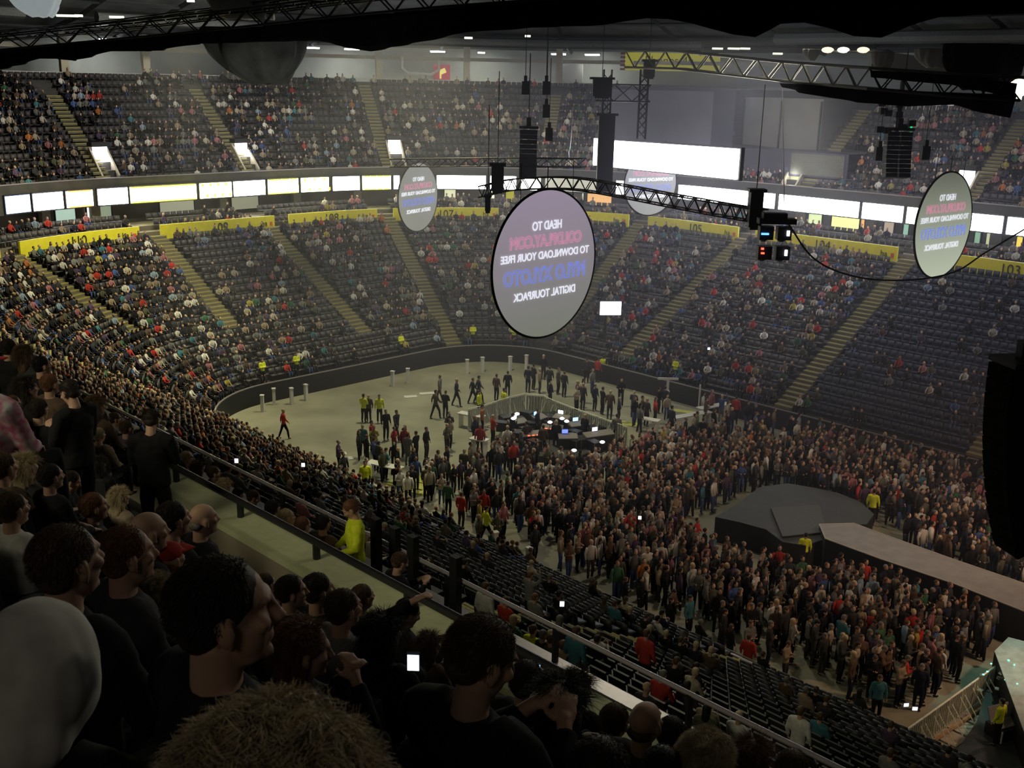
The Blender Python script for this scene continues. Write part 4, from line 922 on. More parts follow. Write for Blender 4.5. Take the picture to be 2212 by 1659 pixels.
people += [it[:5] for _, it in indiv_sit[NI:]]; indiv_sit = indiv_sit[:NI]
crowd_mass('seated_crowd', people, 'seated crowd spread over the far and side blocks of both tiers', 'crowd')

# ------------------------------------------------------------------ figure library
LIB = {}
def lib(key, *a, **k):
    if key not in LIB: LIB[key] = figure_parts(*a, **k)
    return LIB[key]
MID = [lib(('m', ps, hr), ps, .030, hr) for ps, hr in (('sit_lap', 'short'), ('sit_lap', 'long'), ('sit_phone', 'short'), ('sit_lean', 'short'))]
STD = {(ps, hr): lib(('s', ps, hr), ps, .030, hr) for ps, hr in (('stand', 'short'), ('stand', 'long'), ('stand_cross', 'short'), ('walk', 'short'), ('walk', 'long'), ('stand_phone', 'short'), ('stand_up', 'short'))}
HN = {'dark': 'dark-haired', 'brown': 'brown-haired', 'fair': 'fair-haired', 'ginger': 'ginger-haired', 'grey': 'grey-haired', 'black': 'black-haired'}
masters = {}
def quick_person(key, parts, label, loc, rz, top, tr, hair, scale, group):
    k = (key, top, tr, hair)
    if k in masters: return dup(masters[k], loc, rz, label, group, scale)
    masters[k] = person(parts, label, loc, rz, top, tr, hair, None, scale, group); return masters[k]
def sband(s):
    return 'at the stage end' if s > -22 else 'beside the round stage' if s > -30 else 'beside the dense floor crowd' if s > -38 else 'beside the mixing area' if s > -46 else 'at the bend'
for dist, it in indiv_sit:
    p, yw, sc_, _, var, s = it; i = random.randrange(4); top = random.choice(TOPS); tr = random.choice(['black', 'navy', 'charcoal']); hr = random.choice(['dark', 'brown', 'brown', 'fair', 'black', 'grey'])
    ss = ST(p)[0]; lab = '%s person in %s top seated in %s row %s' % (HN[hr], top, rowname[min(19, s[4])], sband(ss))
    quick_person(('m', i), MID[i], lab, p, yw, top, tr, hr, sc_, 'people seated in the near lower block')

# ------------------------------------------------------------------ floor: stage pieces, mixing area
def prism(name, label, cat, px, z, base=0.0, m=M_stage, top=None, edge=None, rim_z=.03):
    P = [AT(x, y, z) for x, y in px]; c = sum(P, Vector())/len(P); c.z = base; g = thing(name, label, cat, c); n = len(P)
    ar = sum(P[i].x*P[(i+1) % n].y-P[(i+1) % n].x*P[i].y for i in range(n))
    if ar < 0: P = P[::-1]
    a = MB(); B = [Vector((p.x, p.y, base))-c for p in P]; T_ = [p-c for p in P]
    a.add(B+T_, [tuple(range(n))[::-1]]+[tuple(range(n, 2*n))]+[(i, (i+1) % n, n+(i+1) % n, n+i) for i in range(n)]); a.build('skirt', m, g)
    if top:
        a = MB(); a.add([p+Vector((0, 0, .01)) for p in T_]+[p+Vector((0, 0, .035)) for p in T_], [tuple(range(n))[::-1], tuple(range(n, 2*n))]+[(i, (i+1) % n, n+(i+1) % n, n+i) for i in range(n)]); a.build('deck', top, g)
    if edge:
        a = MB()
        for i in range(n): a.tube([T_[i]+Vector((0, 0, rim_z)), T_[(i+1) % n]+Vector((0, 0, rim_z))], .03, 5)
        a.build('edge_strip', edge, g)
    return g
prism('round_stage', 'low black rounded platform in the middle of the floor crowd', 'stage', [(1545, 1118), (1600, 1085), (1640, 1054), (1700, 1045), (1760, 1055), (1810, 1066), (1858, 1085), (1888, 1112), (1872, 1134), (1775, 1135), (1783, 1165), (1740, 1180), (1690, 1172), (1655, 1145), (1600, 1130)], 1.25, m=mat('stage_skirt', (.010, .010, .011), .9), top=M_stage)
prism('centre_riser', 'slightly raised dark square in the middle of the round stage', 'stage', [(1665, 1098), (1770, 1092), (1786, 1150), (1690, 1160)], 1.36, 1.28, m=M_black, top=mat('riser_deck', (.06, .062, .06), .7, noise_amt=.15))
prism('catwalk', 'long grey catwalk running from the round stage to the right edge', 'stage', [(1770, 1134), (1845, 1132), (1900, 1153), (2060, 1210), (2212, 1262), (2420, 1330), (2420, 1398), (2212, 1322), (2060, 1262), (1900, 1208), (1783, 1165)], 1.6, m=mat('stage_skirt', (.010, .010, .011), .9), top=M_cat, edge=M_edge)
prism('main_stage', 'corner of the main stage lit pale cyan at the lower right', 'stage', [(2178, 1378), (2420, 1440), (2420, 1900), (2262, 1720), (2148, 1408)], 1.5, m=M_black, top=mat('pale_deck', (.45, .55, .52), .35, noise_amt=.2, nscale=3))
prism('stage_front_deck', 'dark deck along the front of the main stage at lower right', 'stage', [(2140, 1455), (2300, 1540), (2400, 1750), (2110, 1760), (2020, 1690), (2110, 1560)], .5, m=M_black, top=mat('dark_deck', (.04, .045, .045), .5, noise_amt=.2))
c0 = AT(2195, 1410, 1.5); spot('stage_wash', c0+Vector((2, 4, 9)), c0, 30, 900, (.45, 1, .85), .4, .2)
c1 = AT(2050, 1540, .3); spot('pit_wash', c1+Vector((6, 1, 5)), c1, 60, 420, (1, .62, .38), .5, .2)
g = thing('light_fixture_group', 'small shiny cyan-lit fixtures at the corner of the main stage', 'stage light', AT(2170, 1470, 1.2)); a = MB()
for i in range(16): a.box((random.uniform(-1, 1), random.uniform(-.8, .8), random.uniform(-.3, .3)), (.18, .12, .05), random.uniform(0, 3))
a.build('fixtures', mat('chrome_fixture', (.6, .8, .75), .15, .8), g); a = MB()
for i in range(14): a.box((random.uniform(-1, 1), random.uniform(-.8, .8), random.uniform(.1, .4)), (.06, .05, .03), random.uniform(0, 3))
a.build('lights', mat('cyan_led', (.2, 1, .7), emit=(.3, 1, .75), es=1.5), g)

# crowd barriers, one thing per panel
def barrier_panel(w=1.25, h=1.15):
    fr = MB(); fr.tube([(-w/2, 0, .05), (-w/2, 0, h), (w/2, 0, h), (w/2, 0, .05)], .028, 6); fr.tube([(-w/2, 0, .15), (w/2, 0, .15)], .022, 6)
    sh = MB(); sh.box((0, 0, .62), (w-.06, .02, .92)); ft = MB(); ft.box((0, -.3, .03), (w*.9, .62, .03))
    br = MB(); [fr.tube([(-w/2+.14+k*.195, -.02, .15), (-w/2+.14+k*.195, -.02, h)], .018, 5) for k in range(6)]; br.tube([(-w*.35, -.55, .05), (-w*.35, 0, h*.8)], .02, 5); br.tube([(w*.35, -.55, .05), (w*.35, 0, h*.8)], .02, 5)
    return fr, sh, ft, br
bp_master = None
def barrier(label, loc, rz, group, m=M_fence, sheet=None, foot=None):
    global bp_master
    if bp_master is None:
        t = thing('crowd_barrier', label, 'barrier', loc, rz, group); f, s, ft, br = barrier_panel()
        f.build('frame', M_fence, t); s.build('sheet', mat('barrier_sheet', (.42, .45, .37), .5, .3, noise_amt=.15), t); ft.build('foot_plate', mat('foot_plate', (.45, .40, .33), .5, .3), t); br.build('brace', M_fence, t); bp_master = t; return t
    return dup(bp_master, loc, rz, label, group)
path = [AT(x, y, 1.15) for x, y in ((1012, 893), (1048, 884), (1096, 868), (1130, 860), (1172, 863), (1198, 875), (1242, 892), (1290, 909), (1332, 924), (1371, 937))]
pos = []; acc = 0; nxt = .6
for i in range(len(path)-1):
    L = (path[i+1]-path[i]).length
    while nxt <= acc+L: pos.append((path[i].lerp(path[i+1], (nxt-acc)/L), math.atan2(path[i+1].y-path[i].y, path[i+1].x-path[i].x))); nxt += 1.3
    acc += L
for i, (p, a) in enumerate(pos):
    barrier('grey steel barrier panel fencing the mixing area, %s from the left end' % (ords[i] if i < 25 else 'last'), (p.x, p.y, 0), a, 'barrier panels around the mixing area').scale = (1, 1, 1.25)
A, B = AT(1932, 1598, 1.1), AT(2158, 1436, 1.1); n = 8
for i in range(n):
    p = A.lerp(B, (i+.5)/n); a = math.atan2((B-A).y, (B-A).x)
    barrier('pit barrier panel with lit foot plate, %s from the bottom' % ords[i], (p.x, p.y, 0), a, 'pit barrier in front of the main stage').scale = ((B-A).length/n/1.3, 1.3, 1)
g = MB(); g.tube([AT(1950, 1645, .12), AT(2165, 1500, .12)], .07, 6); tag(g.build('cable_ramp', mat('wood_ramp', (.35, .24, .13), .6)), 'brown cable ramp lying behind the pit barrier', 'ramp')
g = MB(); g.tube([AT(1880, 1640, .1), AT(1905, 1622, .1), AT(1958, 1648, .1)], .05, 6); tag(g.build('floor_frame', M_edge), 'small metal frame on the floor at the pit barrier end', 'frame')
# rink fence of the near side with posts
g = thing('perimeter_fence', 'low dark fence with thin top rail along the near side of the floor', 'fence', W(-28, 30.4, 0)); off = Vector(g.location)
a = MB(); a.tube([W(-46, 30.4, 1.2)-off, W(-9, 30.4, 1.2)-off], .03, 6); a.tube([W(-46, 30.4, .7)-off, W(-9, 30.4, .7)-off], .02, 6); a.build('rail', mat('fence_rail', (.2, .24, .2), .4, .4), g)
for i in range(19):
    a = MB(); p = W(-46+i*2.05, 30.4, 0)-off; a.tube([p, p+Vector((0, 0, 1.2))], .035, 6); a.build('post', mat('fence_rail', (.2, .24, .2), .4, .4), g)
# pale gate posts at the floor gates
gp = None
for k, (x, y, sd) in enumerate(((567, 880, 0), (592, 865, 0), (630, 864, 0), (661, 856, 0), (848, 826, 0), (881, 820, 0), (1009, 800, 0), (1042, 795, 0), (1102, 793, 0), (1137, 790, 0), (1309, 815, 0), (1440, 870, 1), (1070, 1185, 2), (1142, 1220, 2), (1508, 1420, 2), (1612, 1480, 2), (1863, 1600, 2), (895, 1300, 2))):
    p = AT(x, y, .3); a = MB(); a.box((0, 0, .55), (.20, .22, 1.1)); a.box((0, 0, 1.12), (.26, .28, .06))
    if gp is None: g = a.build('gate_post', M_white); gp = g
    else: g = gp.copy(); COL.objects.link(g)
    g.location = (p.x, p.y, 0); g.rotation_euler = (0, 0, k*.3)
    tag(g, ('pale gate post on the far edge of the floor, %s from the left' % ords[k]) if k < 12 else ('pale gate post along the near fence, %s from the top' % ords[k-12]), 'post', 'pale gate posts around the floor')
# far stair tower opening with a small display
g = thing('display_screen', 'small bright blue-white display beside the far floor entrance', 'screen', AR(1319, 666, 76)-Vector((0, 0, .85)), .1); a = MB(); a.box((0, 0, .85), (1.5, .12, .95)); a.build('screen_face', mat('display_glow', (.8, .85, 1), emit=(.75, .82, 1), es=3), g); a = MB(); a.box((0, .1, .85), (1.65, .1, 1.1)); a.tube([(-.3, .1, -1.6), (-.3, .1, .4)], .1, 6); a.build('stand', M_black, g)
b = MB()
for sx in (30.6, 36.0):
    vs = [BW(sx, 0, 0), BW(sx, 0, 1.6), BW(sx, 7.6, 5.4), BW(sx, 7.6, 0)]; b.add(vs, [(0, 1, 2, 3)])
b.add([BW(30.6, 7.6, 0), BW(36, 7.6, 0), BW(36, 7.6, 5.4), BW(30.6, 7.6, 5.4)], [(0, 1, 2, 3)]); b.add([BW(30.6, -.1, 0), BW(36, -.1, 0), BW(36, 7.6, 3.6), BW(30.6, 7.6, 3.6)], [(0, 1, 2, 3)])
struct('wall_floor_entrance', b, M_suite)
for k in range(3):
    a = MB(); p = BW(31.2+k*.5, 2.2, 1.2); a.box(p+Vector((0, 0, 1.0)), (.12, .12, 2.0)); tag(a.build('entrance_post', M_beam), 'pale upright post in the far floor entrance', 'post', 'posts in the far floor entrance')
# mixing area
fc = None
for i in range(26):
    x, y = random.uniform(1085, 1320), random.uniform(908, 975)
    if y > 915+(x-1085)*.30+45 or y < 905+(x-1180)*.18: continue
    p = AT(x, y, .35)
    if fc is None:
        fc = thing('flight_case', 'black flight case standing among the consoles of the mixing area', 'case', p, .3, 'flight cases in the mixing area'); a = MB(); a.box((0, 0, .3), (.8, .55, .6)); a.build('case', M_black, fc); a = MB()
        for sx in (-.39, .39):
            for sy in (-.27, .27): a.box((sx, sy, .3), (.03, .03, .61))
        a.build('edge_strip', M_greyp, fc)
    else: dup(fc, p, random.uniform(0, 3))
prism('mixing_platform', 'dark platform of the mixing area inside the barriers', 'platform', [(1060, 960), (1105, 905), (1170, 890), (1240, 905), (1350, 945), (1240, 992), (1150, 985)], .35, m=M_black, top=M_stage)
for i, (x, y, rz, sz, c, lab) in enumerate(((1118, 935, .5, 1.5, (.9, .95, 1), 'mixing console with a white screen at the left of the mixing area'), (1150, 962, .3, 1.7, (1, .12, .05), 'mixing console with red lights at the front of the mixing area'), (1192, 948, -.2, 1.6, (1, .12, .05), 'mixing console with red lights in the middle of the mixing area'), (1212, 925, -.5, 1.3, (.95, .95, .9), 'console under pale lamps at the back of the mixing area'), (1226, 968, .1, 1.4, (.1, .15, 1), 'desk with a deep blue screen in the mixing area'), (1165, 925, .9, 1.3, (.25, .4, .9), 'desk with a pale blue monitor at the back left of the mixing area'), (1250, 940, .4, 1.6, (.3, .5, .8), 'desk with a blue-green screen right of the mixing centre'), (1292, 962, .45, 2.4, (.8, .8, 1), 'long bar-topped desk with a bright white screen at the right of the mixing area'))):
    g = thing('mixing_console', lab, 'console', AT(x, y, .35), rz); g.scale = (.8, .75, .8); a = MB(); a.box((0, 0, .4), (sz, .7, .8)); a.build('case', M_black, g)
    a = MB(); a.hexa([(-sz/2, -.35, .8), (sz/2, -.35, .8), (sz/2, .35, .8), (-sz/2, .35, .8)], [(-sz/2, -.35, .86), (sz/2, -.35, .86), (sz/2, .35, 1.06), (-sz/2, .35, 1.06)]); a.build('control_panel', M_greyp, g)
    a = MB(); a.box((-.2, .3, 1.22), (.5, .05, .34)); a.box((-.2, .34, 1.05), (.08, .05, .2)); a.build('monitor', M_black, g)
    a = MB()
    if c[0] > .9 and c[1] < .2:
        for q in range(3): a.box((-.4+q*.35, -.36, .9), (.18, .05, .07))
    else: a.box((-.2, .265, 1.22), (.44, .03, .28))
    a.build('screen_light', mat('console_%d' % i, c, emit=c, es=2.6), g)
for k, (x, y, c) in enumerate(((1109, 906, (.85, .95, 1)), (1117, 896, (.9, .92, 1)), (1188, 914, (1, .95, .95)), (1214, 906, (1, 1, .95)), (1224, 912, (1, 1, .85)), (1301, 957, (.9, .9, 1)), (1240, 975, (.7, .8, 1)))):
    p = AT(x, y, 1.7); o = thing('desk_lamp', 'lamp', 'lamp', p); a = MB(); a.tube([(0, 0, -1.3), (0, 0, 0)], .02, 5); a.build('stem', M_black, o); a = MB(); a.ell((0, 0, .06), (.15, .10, .09), 8, 6); a.build('lamp_head', mat('desk_lamp_glow', c, emit=(.9, .93, 1), es=2.4), o)
    tag(o, ['leftmost bright lamp of the mixing area', 'upper bright lamp at the left of the mixing area', 'small bright lamp in the middle of the mixing area', 'left of the two pale lamps at the back of the mixing area', 'right of the two pale lamps at the back of the mixing area', 'bright lamp on the long desk at right', 'small lamp at the lower corner of the mixing area'][k], 'lamp', 'lamps of the mixing area')
for k, (x, y, w, m_) in enumerate(((887, 857, .9, M_white), (923, 850, 1.1, M_white), (743, 980, .3, M_white), (757, 990, .25, M_white))):
    a = MB(); a.box((0, 0, .015), (w, .5, .03), .3); o = a.build('paper_sheet', m_); o.location = AT(x, y, 0); tag(o, ['small white sheet on the open floor', 'larger white sheet on the open floor', 'scrap of white paper on the floor near the stewards', 'scrap of paper below the other scrap'][k], 'sheet', 'white sheets lying on the floor')
M_lightpatch = mat('lime_light_patch', (.50, .52, .12), .7, noise_amt=.1)  # flat lime slabs stand in for floor lit by a spotlight
for k, (x, y, w, d_) in enumerate(((880, 1048, 2.2, .9), (930, 1040, 1.8, .9), (985, 1022, 2.2, 1.1), (900, 1062, 1.6, .6), (1352, 915, 2, .8), (1480, 890, 1.6, .6))):
    a = MB(); a.box((0, 0, .02), (w, d_, .04), -.4); o = a.build('floor_light_patch', M_lightpatch); o.location = AT(x, y, 0); tag(o, ['lime painted light patch left of the standing group', 'lime painted light patch under the dark group', 'large lime painted light patch right of the dark group', 'narrow lime painted light patch by the near barrier', 'lime painted light patch at the right end of the barriers', 'small lime painted light patch near the white table'][k], 'light patch', 'lime painted light patches on the floor')
for k, (x, y, w) in enumerate(((1490, 925, 3.2), (1540, 905, 2.6), (1400, 935, 1.4), (1018, 925, 1.8), (832, 1038, 2.2), (1035, 980, 1.1))):
    g = thing('trestle_table', ['white-edged table right of the barriers', 'second white-edged table right of the barriers', 'small white table at the barrier end', 'white bench left of the mixing area', 'white bench by the near steward', 'short white bench beside the mixing area'][k], 'table', AT(x, y, 0), .55 if k in (0, 1) else -.5); a = MB(); a.box((0, 0, .9), (w, .6, .06)); a.build('table_top', M_white, g)
    for sx in (-w/2+.15, w/2-.15): a = MB(); a.box((sx, 0, .44), (.06, .5, .88)); a.build('leg', M_alu, g)
g = thing('sign_stand', 'white T-shaped sign stand on the far side of the floor', 'sign', AT(1440, 873, 0)); a = MB(); a.box((0, 0, .9), (.16, .16, 1.8)); a.box((0, 0, 1.8), (1.4, .12, .14)); a.build('stand', M_white, g)
a = MB(); a.tube([AT(1508, 900, 0), AT(1508, 900, 0)+Vector((0, 0, 2.2))], .06, 6); tag(a.build('white_pole', M_white), 'white pole standing right of the T-shaped sign', 'pole')

# ------------------------------------------------------------------ people on the floor
FP = [(614, 948, 'red', 'black', 'walk', 1.2, 'person in red top walking alone at the left of the floor'), (786, 913, 'yellow', 'black', 'stand_cross', .4, 'steward in yellow vest talking to a companion'), (797, 912, 'brown', 'black', 'stand', 3.4, 'person in brown top beside the talking steward'), (820, 914, 'yellow', 'black', 'stand', 2.9, 'steward in bright yellow jacket seen from behind'),
      (834, 951, 'black', 'black', 'stand', 2.6, 'dark-clothed person just below the yellow-jacket steward'), (857, 953, 'charcoal', 'charcoal', 'walk', 2.2, 'person in dark dress walking right of the stewards'), (784, 985, 'teal', 'black', 'stand', .1, 'person in teal top standing left of the red-topped one'), (803, 976, 'red', 'black', 'stand_cross', 1.6, 'person in red and black beside the teal top'),
      (881, 1006, 'grey', 'grey', 'stand', .5, 'person in grey on the left of the open floor group'), (899, 998, 'black', 'black', 'stand_cross', -1, 'person in black beside the grey-clothed one'), (921, 992, 'black', 'charcoal', 'stand', 2, 'tall person in black coat on the open floor'), (941, 905, 'olive', 'black', 'walk', 1, 'person in dark olive coat near the barriers'), (962, 904, 'black', 'black', 'stand_phone', .4, 'person in black looking down near the barriers'), (950, 868, 'grey', 'brown', 'walk', -1.2, 'grey-topped person walking on the far floor'),
      (986, 878, 'navy', 'black', 'walk', 1.6, 'person in navy striding across the far floor'), (1021, 873, 'black', 'black', 'walk', 1.2, 'left of a pair in black walking side by side'), (1034, 872, 'charcoal', 'black', 'walk', 1.3, 'right of a pair in black walking side by side'), (1072, 866, 'brown', 'black', 'stand', .6, 'brown-clothed person behind the barriers'), (1096, 857, 'black', 'black', 'stand', 0, 'dark person just behind the barrier corner'), (1088, 900, 'yellow', 'navy', 'stand', 1, 'steward in yellow leaning at the left barriers'),
      (1035, 905, 'yellow', 'black', 'stand', 2, 'steward in yellow at the left end of the barriers'), (1041, 940, 'orange', 'black', 'stand', 1.5, 'person in orange-yellow top left of the mixing area'), (1064, 960, 'red', 'black', 'stand_cross', 1, 'person in red just left of the consoles'), (790, 1073, 'yellow', 'black', 'stand', 3, 'steward in yellow at the near floor gate'), (809, 1015, 'blue', 'black', 'stand', 1.3, 'person in blue at the left end of the near rail'), (819, 1022, 'charcoal', 'black', 'stand', .8, 'person in charcoal leaning at the near rail'),
      (833, 1036, 'teal', 'black', 'stand_phone', .9, 'person in teal looking down at the near rail'), (856, 1074, 'black', 'black', 'stand_cross', .3, 'person in black standing right of the near steward'), (891, 1080, 'charcoal', 'black', 'stand_phone', .2, 'dark person stooping near the lime patches'), (921, 1079, 'olive', 'black', 'stand', .4, 'person in olive top with back turned by the lime patches'), (946, 1042, 'brown', 'black', 'stand', 1, 'left of two dark people on the lime patches'), (965, 1036, 'black', 'charcoal', 'walk', 2, 'right of two dark people on the lime patches'),
      (968, 1114, 'green', 'black', 'stand', .5, 'person in dark green top below the lime patches'), (996, 1142, 'red', 'charcoal', 'stand', .6, 'person in red top above the near fence'), (1027, 1047, 'white', 'navy', 'stand', .8, 'person in white top right of the lime patches'), (1002, 1043, 'olive', 'black', 'stand_phone', .3, 'person in olive right of the large lime patch'), (1050, 1175, 'yellow', 'black', 'walk', 1.2, 'person in yellow T-shirt bending near the fence'), (1367, 902, 'charcoal', 'black', 'stand_phone', .5, 'person with dark bag standing right of the barriers'),
      (1246, 880, 'black', 'black', 'stand', 1.4, 'left person of the dark group behind the right barriers'), (1258, 886, 'charcoal', 'charcoal', 'stand', .7, 'second person of the dark group behind the right barriers'), (1284, 888, 'navy', 'black', 'stand', 2.4, 'third person of the dark group behind the right barriers'), (1300, 896, 'black', 'black', 'stand_cross', 1.1, 'fourth person of the dark group behind the right barriers'), (1316, 906, 'brown', 'charcoal', 'stand', .3, 'last person of the dark group behind the right barriers'), (1385, 916, 'brown', 'black', 'stand', 1.8, 'person in brown by the small white table'),
      (1395, 921, 'charcoal', 'black', 'stand', .8, 'person in charcoal by the small white table'), (1421, 893, 'black', 'black', 'stand', 1.2, 'left of two dark people under the T-shaped sign'), (1434, 893, 'navy', 'black', 'stand', .6, 'right of two dark people under the T-shaped sign'), (1173, 820, 'black', 'black', 'stand', .6, 'person in black at the far middle of the floor'), (1266, 828, 'charcoal', 'black', 'stand', .2, 'tall dark person at the far floor entrance'), (1290, 826, 'red', 'charcoal', 'stand', .8, 'person in red by the far floor entrance'), (1302, 822, 'yellow', 'black', 'stand', .2, 'steward in yellow by the far floor entrance'),
      (1140, 848, 'navy', 'black', 'stand', .5, 'navy-clad person at the left of the far group'), (1152, 842, 'black', 'black', 'stand_cross', 1, 'second person of the far group behind the barriers'), (1165, 850, 'tan', 'charcoal', 'stand', 1.4, 'person in tan of the far group behind the barriers'), (1186, 846, 'charcoal', 'black', 'stand', .3, 'person in charcoal of the far group behind the barriers'), (1205, 852, 'olive', 'black', 'stand', 2, 'olive-coated person right of the far group'), (1218, 858, 'black', 'black', 'stand', .7, 'last person of the far group behind the barriers'),
      (1515, 965, 'black', 'black', 'stand', .4, 'tall person in black right of the white tables'), (1448, 942, 'navy', 'black', 'stand', .9, 'person in navy below the white tables'), (1556, 912, 'blue', 'grey', 'stand_up', .6, 'person in blue raising an arm by the far seats'), (1587, 915, 'red', 'black', 'stand', .5, 'person in bright red by the far seats'), (1253, 1075, 'white', 'black', 'stand_up', .9, 'person in white top standing in the middle of the crowd'), (1210, 1035, 'white', 'navy', 'stand', 1.0, 'person in white with red scarf below the mixing area'),
      (1733, 1232, 'yellow', 'black', 'stand', .2, 'steward in yellow in front of the round stage'), (1395, 1270, 'white', 'navy', 'stand', 2.9, 'person in cream shirt at the near edge of the crowd'), (1880, 1135, 'yellow', 'black', 'stand', .5, 'steward in yellow behind the round stage'), (1610, 1470, 'red', 'black', 'stand', .6, 'person in red at the near fence, lower right')]
placed = []
FP += [(1105, 958, 'black', 'black', 'stand_phone', 1.0, 'technician in black at the left console'), (1136, 975, 'charcoal', 'black', 'stand', -.6, 'technician in charcoal before the red-lit front console'), (1172, 982, 'brown', 'black', 'stand', .3, 'technician in brown at the front of the mixing area'), (1200, 975, 'black', 'charcoal', 'stand_phone', 0, 'technician in black leaning over the middle console'), (1262, 960, 'black', 'black', 'stand', .8, 'technician in black by the right desks'), (1330, 962, 'grey', 'black', 'stand', .2, 'technician in grey at the end of the long desk'), (1160, 945, 'navy', 'black', 'stand', 2, 'technician in navy behind the red-lit consoles')]
for _p, _a in pos: placed += [(_p.x+dx, _p.y+dy) for dx in (-.4, .4) for dy in (-.9, -.3, .4)]
for x, y, top, tr, ps, yw, lab in FP:
    hr = random.choice(['dark', 'brown', 'black', 'fair']); p = AT(x, y, 0); placed.append((p.x, p.y)); key = (ps, 'short') if (ps, 'short') in STD else ('stand', 'short')
    quick_person(key, STD[key], lab, p, -yw, top, tr, hr, random.uniform(1.06, 1.16), 'people standing on the arena floor')
for x, lab in ((566, 'steward in yellow at the far-left floor gate'), (640, 'steward in yellow at the second floor gate'), (866, 'steward in yellow at the third floor gate'), (1022, 'steward in yellow at the fourth floor gate'), (1111, 'left of two yellow stewards below the large round screen'), (1133, 'right of two yellow stewards below the large round screen'), (1459, 'steward in yellow at the foot of the far seats')):
    q = q_at(x, .5, 2.5); quick_person(('stand_cross', 'short'), STD[('stand_cross', 'short')], lab, BW(q, .5, 1.2), bowl_yaw(q), 'yellow', 'black', 'dark', 1.0, 'stewards at the floor gates')
# the packed crowd
def floor_ok(s, t):
    if t < 31.3 or t > 57.2: return 0
    if s > -12.9 and t < 40.5: return 0
    if -21.8 < s and 40.4 < t < 45.0: return 0
    if -28.5 < s < -19.8 and 38.4 < t < 48.2: return 0
    if -48.2 < s < -36.2 and 41.2 < t < 50.2: return 0
    if s > -6: return 0
    if s < -47.5: return 0
    if t < 33.2: return .25 if s > -35 else .10
    if s < -41: return .10 if t < 52 else .06
    if s < -36: return .42 if t < 41 else (.12 if t > 50 else .9)
    if t > 52 and s < -30: return .28
    if t > 49.5 and s < -33: return .3
    if t < 35 and s < -30: return .45
    return 1.0
floor_people = []
s = -47.5
while s < -6:
    t = 31.3
    while t < 57.2:
        ss, tt = s+random.uniform(-.2, .2), t+random.uniform(-.2, .2); dn = floor_ok(ss, tt)
        if dn == 1: dn = .90
        if dn and random.random() < dn:
            p = W(ss, tt, 0)
            if all((p.x-a)**2+(p.y-b_)**2 > .2 for a, b_ in placed): floor_people.append((p, ss, tt))
        t += .54
    s += .56
vis = []
for i, (p, ss, tt) in enumerate(floor_people):
    hp = p+Vector((0, 0, 1.4))
    if inframe(hp, 0) and clear_near(hp): vis.append(((hp-Vector((0, 0, EYE))).length, i))
vis.sort(); NS = 62; chosen = set(i for _, i in vis[:NS]); mass = []
keys = [('stand', 'short'), ('stand', 'long'), ('stand_cross', 'short'), ('stand_phone', 'short'), ('stand', 'short')]
to_stage = yaw_to(W(1, .1))
for i, (p, ss, tt) in enumerate(floor_people):
    yw = to_stage+random.gauss(0, .6); sc_ = random.uniform(.98, 1.16)
    if i in chosen:
        top = random.choice(TOPS); tr = random.choice(['black', 'navy', 'charcoal']); hr = random.choice(['dark', 'brown', 'brown', 'fair', 'black', 'grey']); key = random.choice(keys)
        where = 'by the near fence' if tt < 33.6 else 'second rank from fence' if tt < 35 else 'mid crowd' if tt < 38 else 'close to the catwalk'
        al = 'nearest the pit' if ss > -16 else 'approaching the pit' if ss > -20 else 'beside the round stage' if ss > -28 else 'before the round stage' if ss > -34 else 'nearer the mixing area'
        quick_person(key, STD[key], '%s person in %s top, %s, %s' % (HN[hr], top, where, al), p, yw, top, tr, hr, sc_, 'standing floor crowd, nearest people')
    else: mass.append((p, yw, sc_, 0, random.choice((0, 0, 1, 2))))
crowd_mass('standing_crowd', mass, 'dense standing crowd filling the floor around the catwalk and round stage', 'crowd')
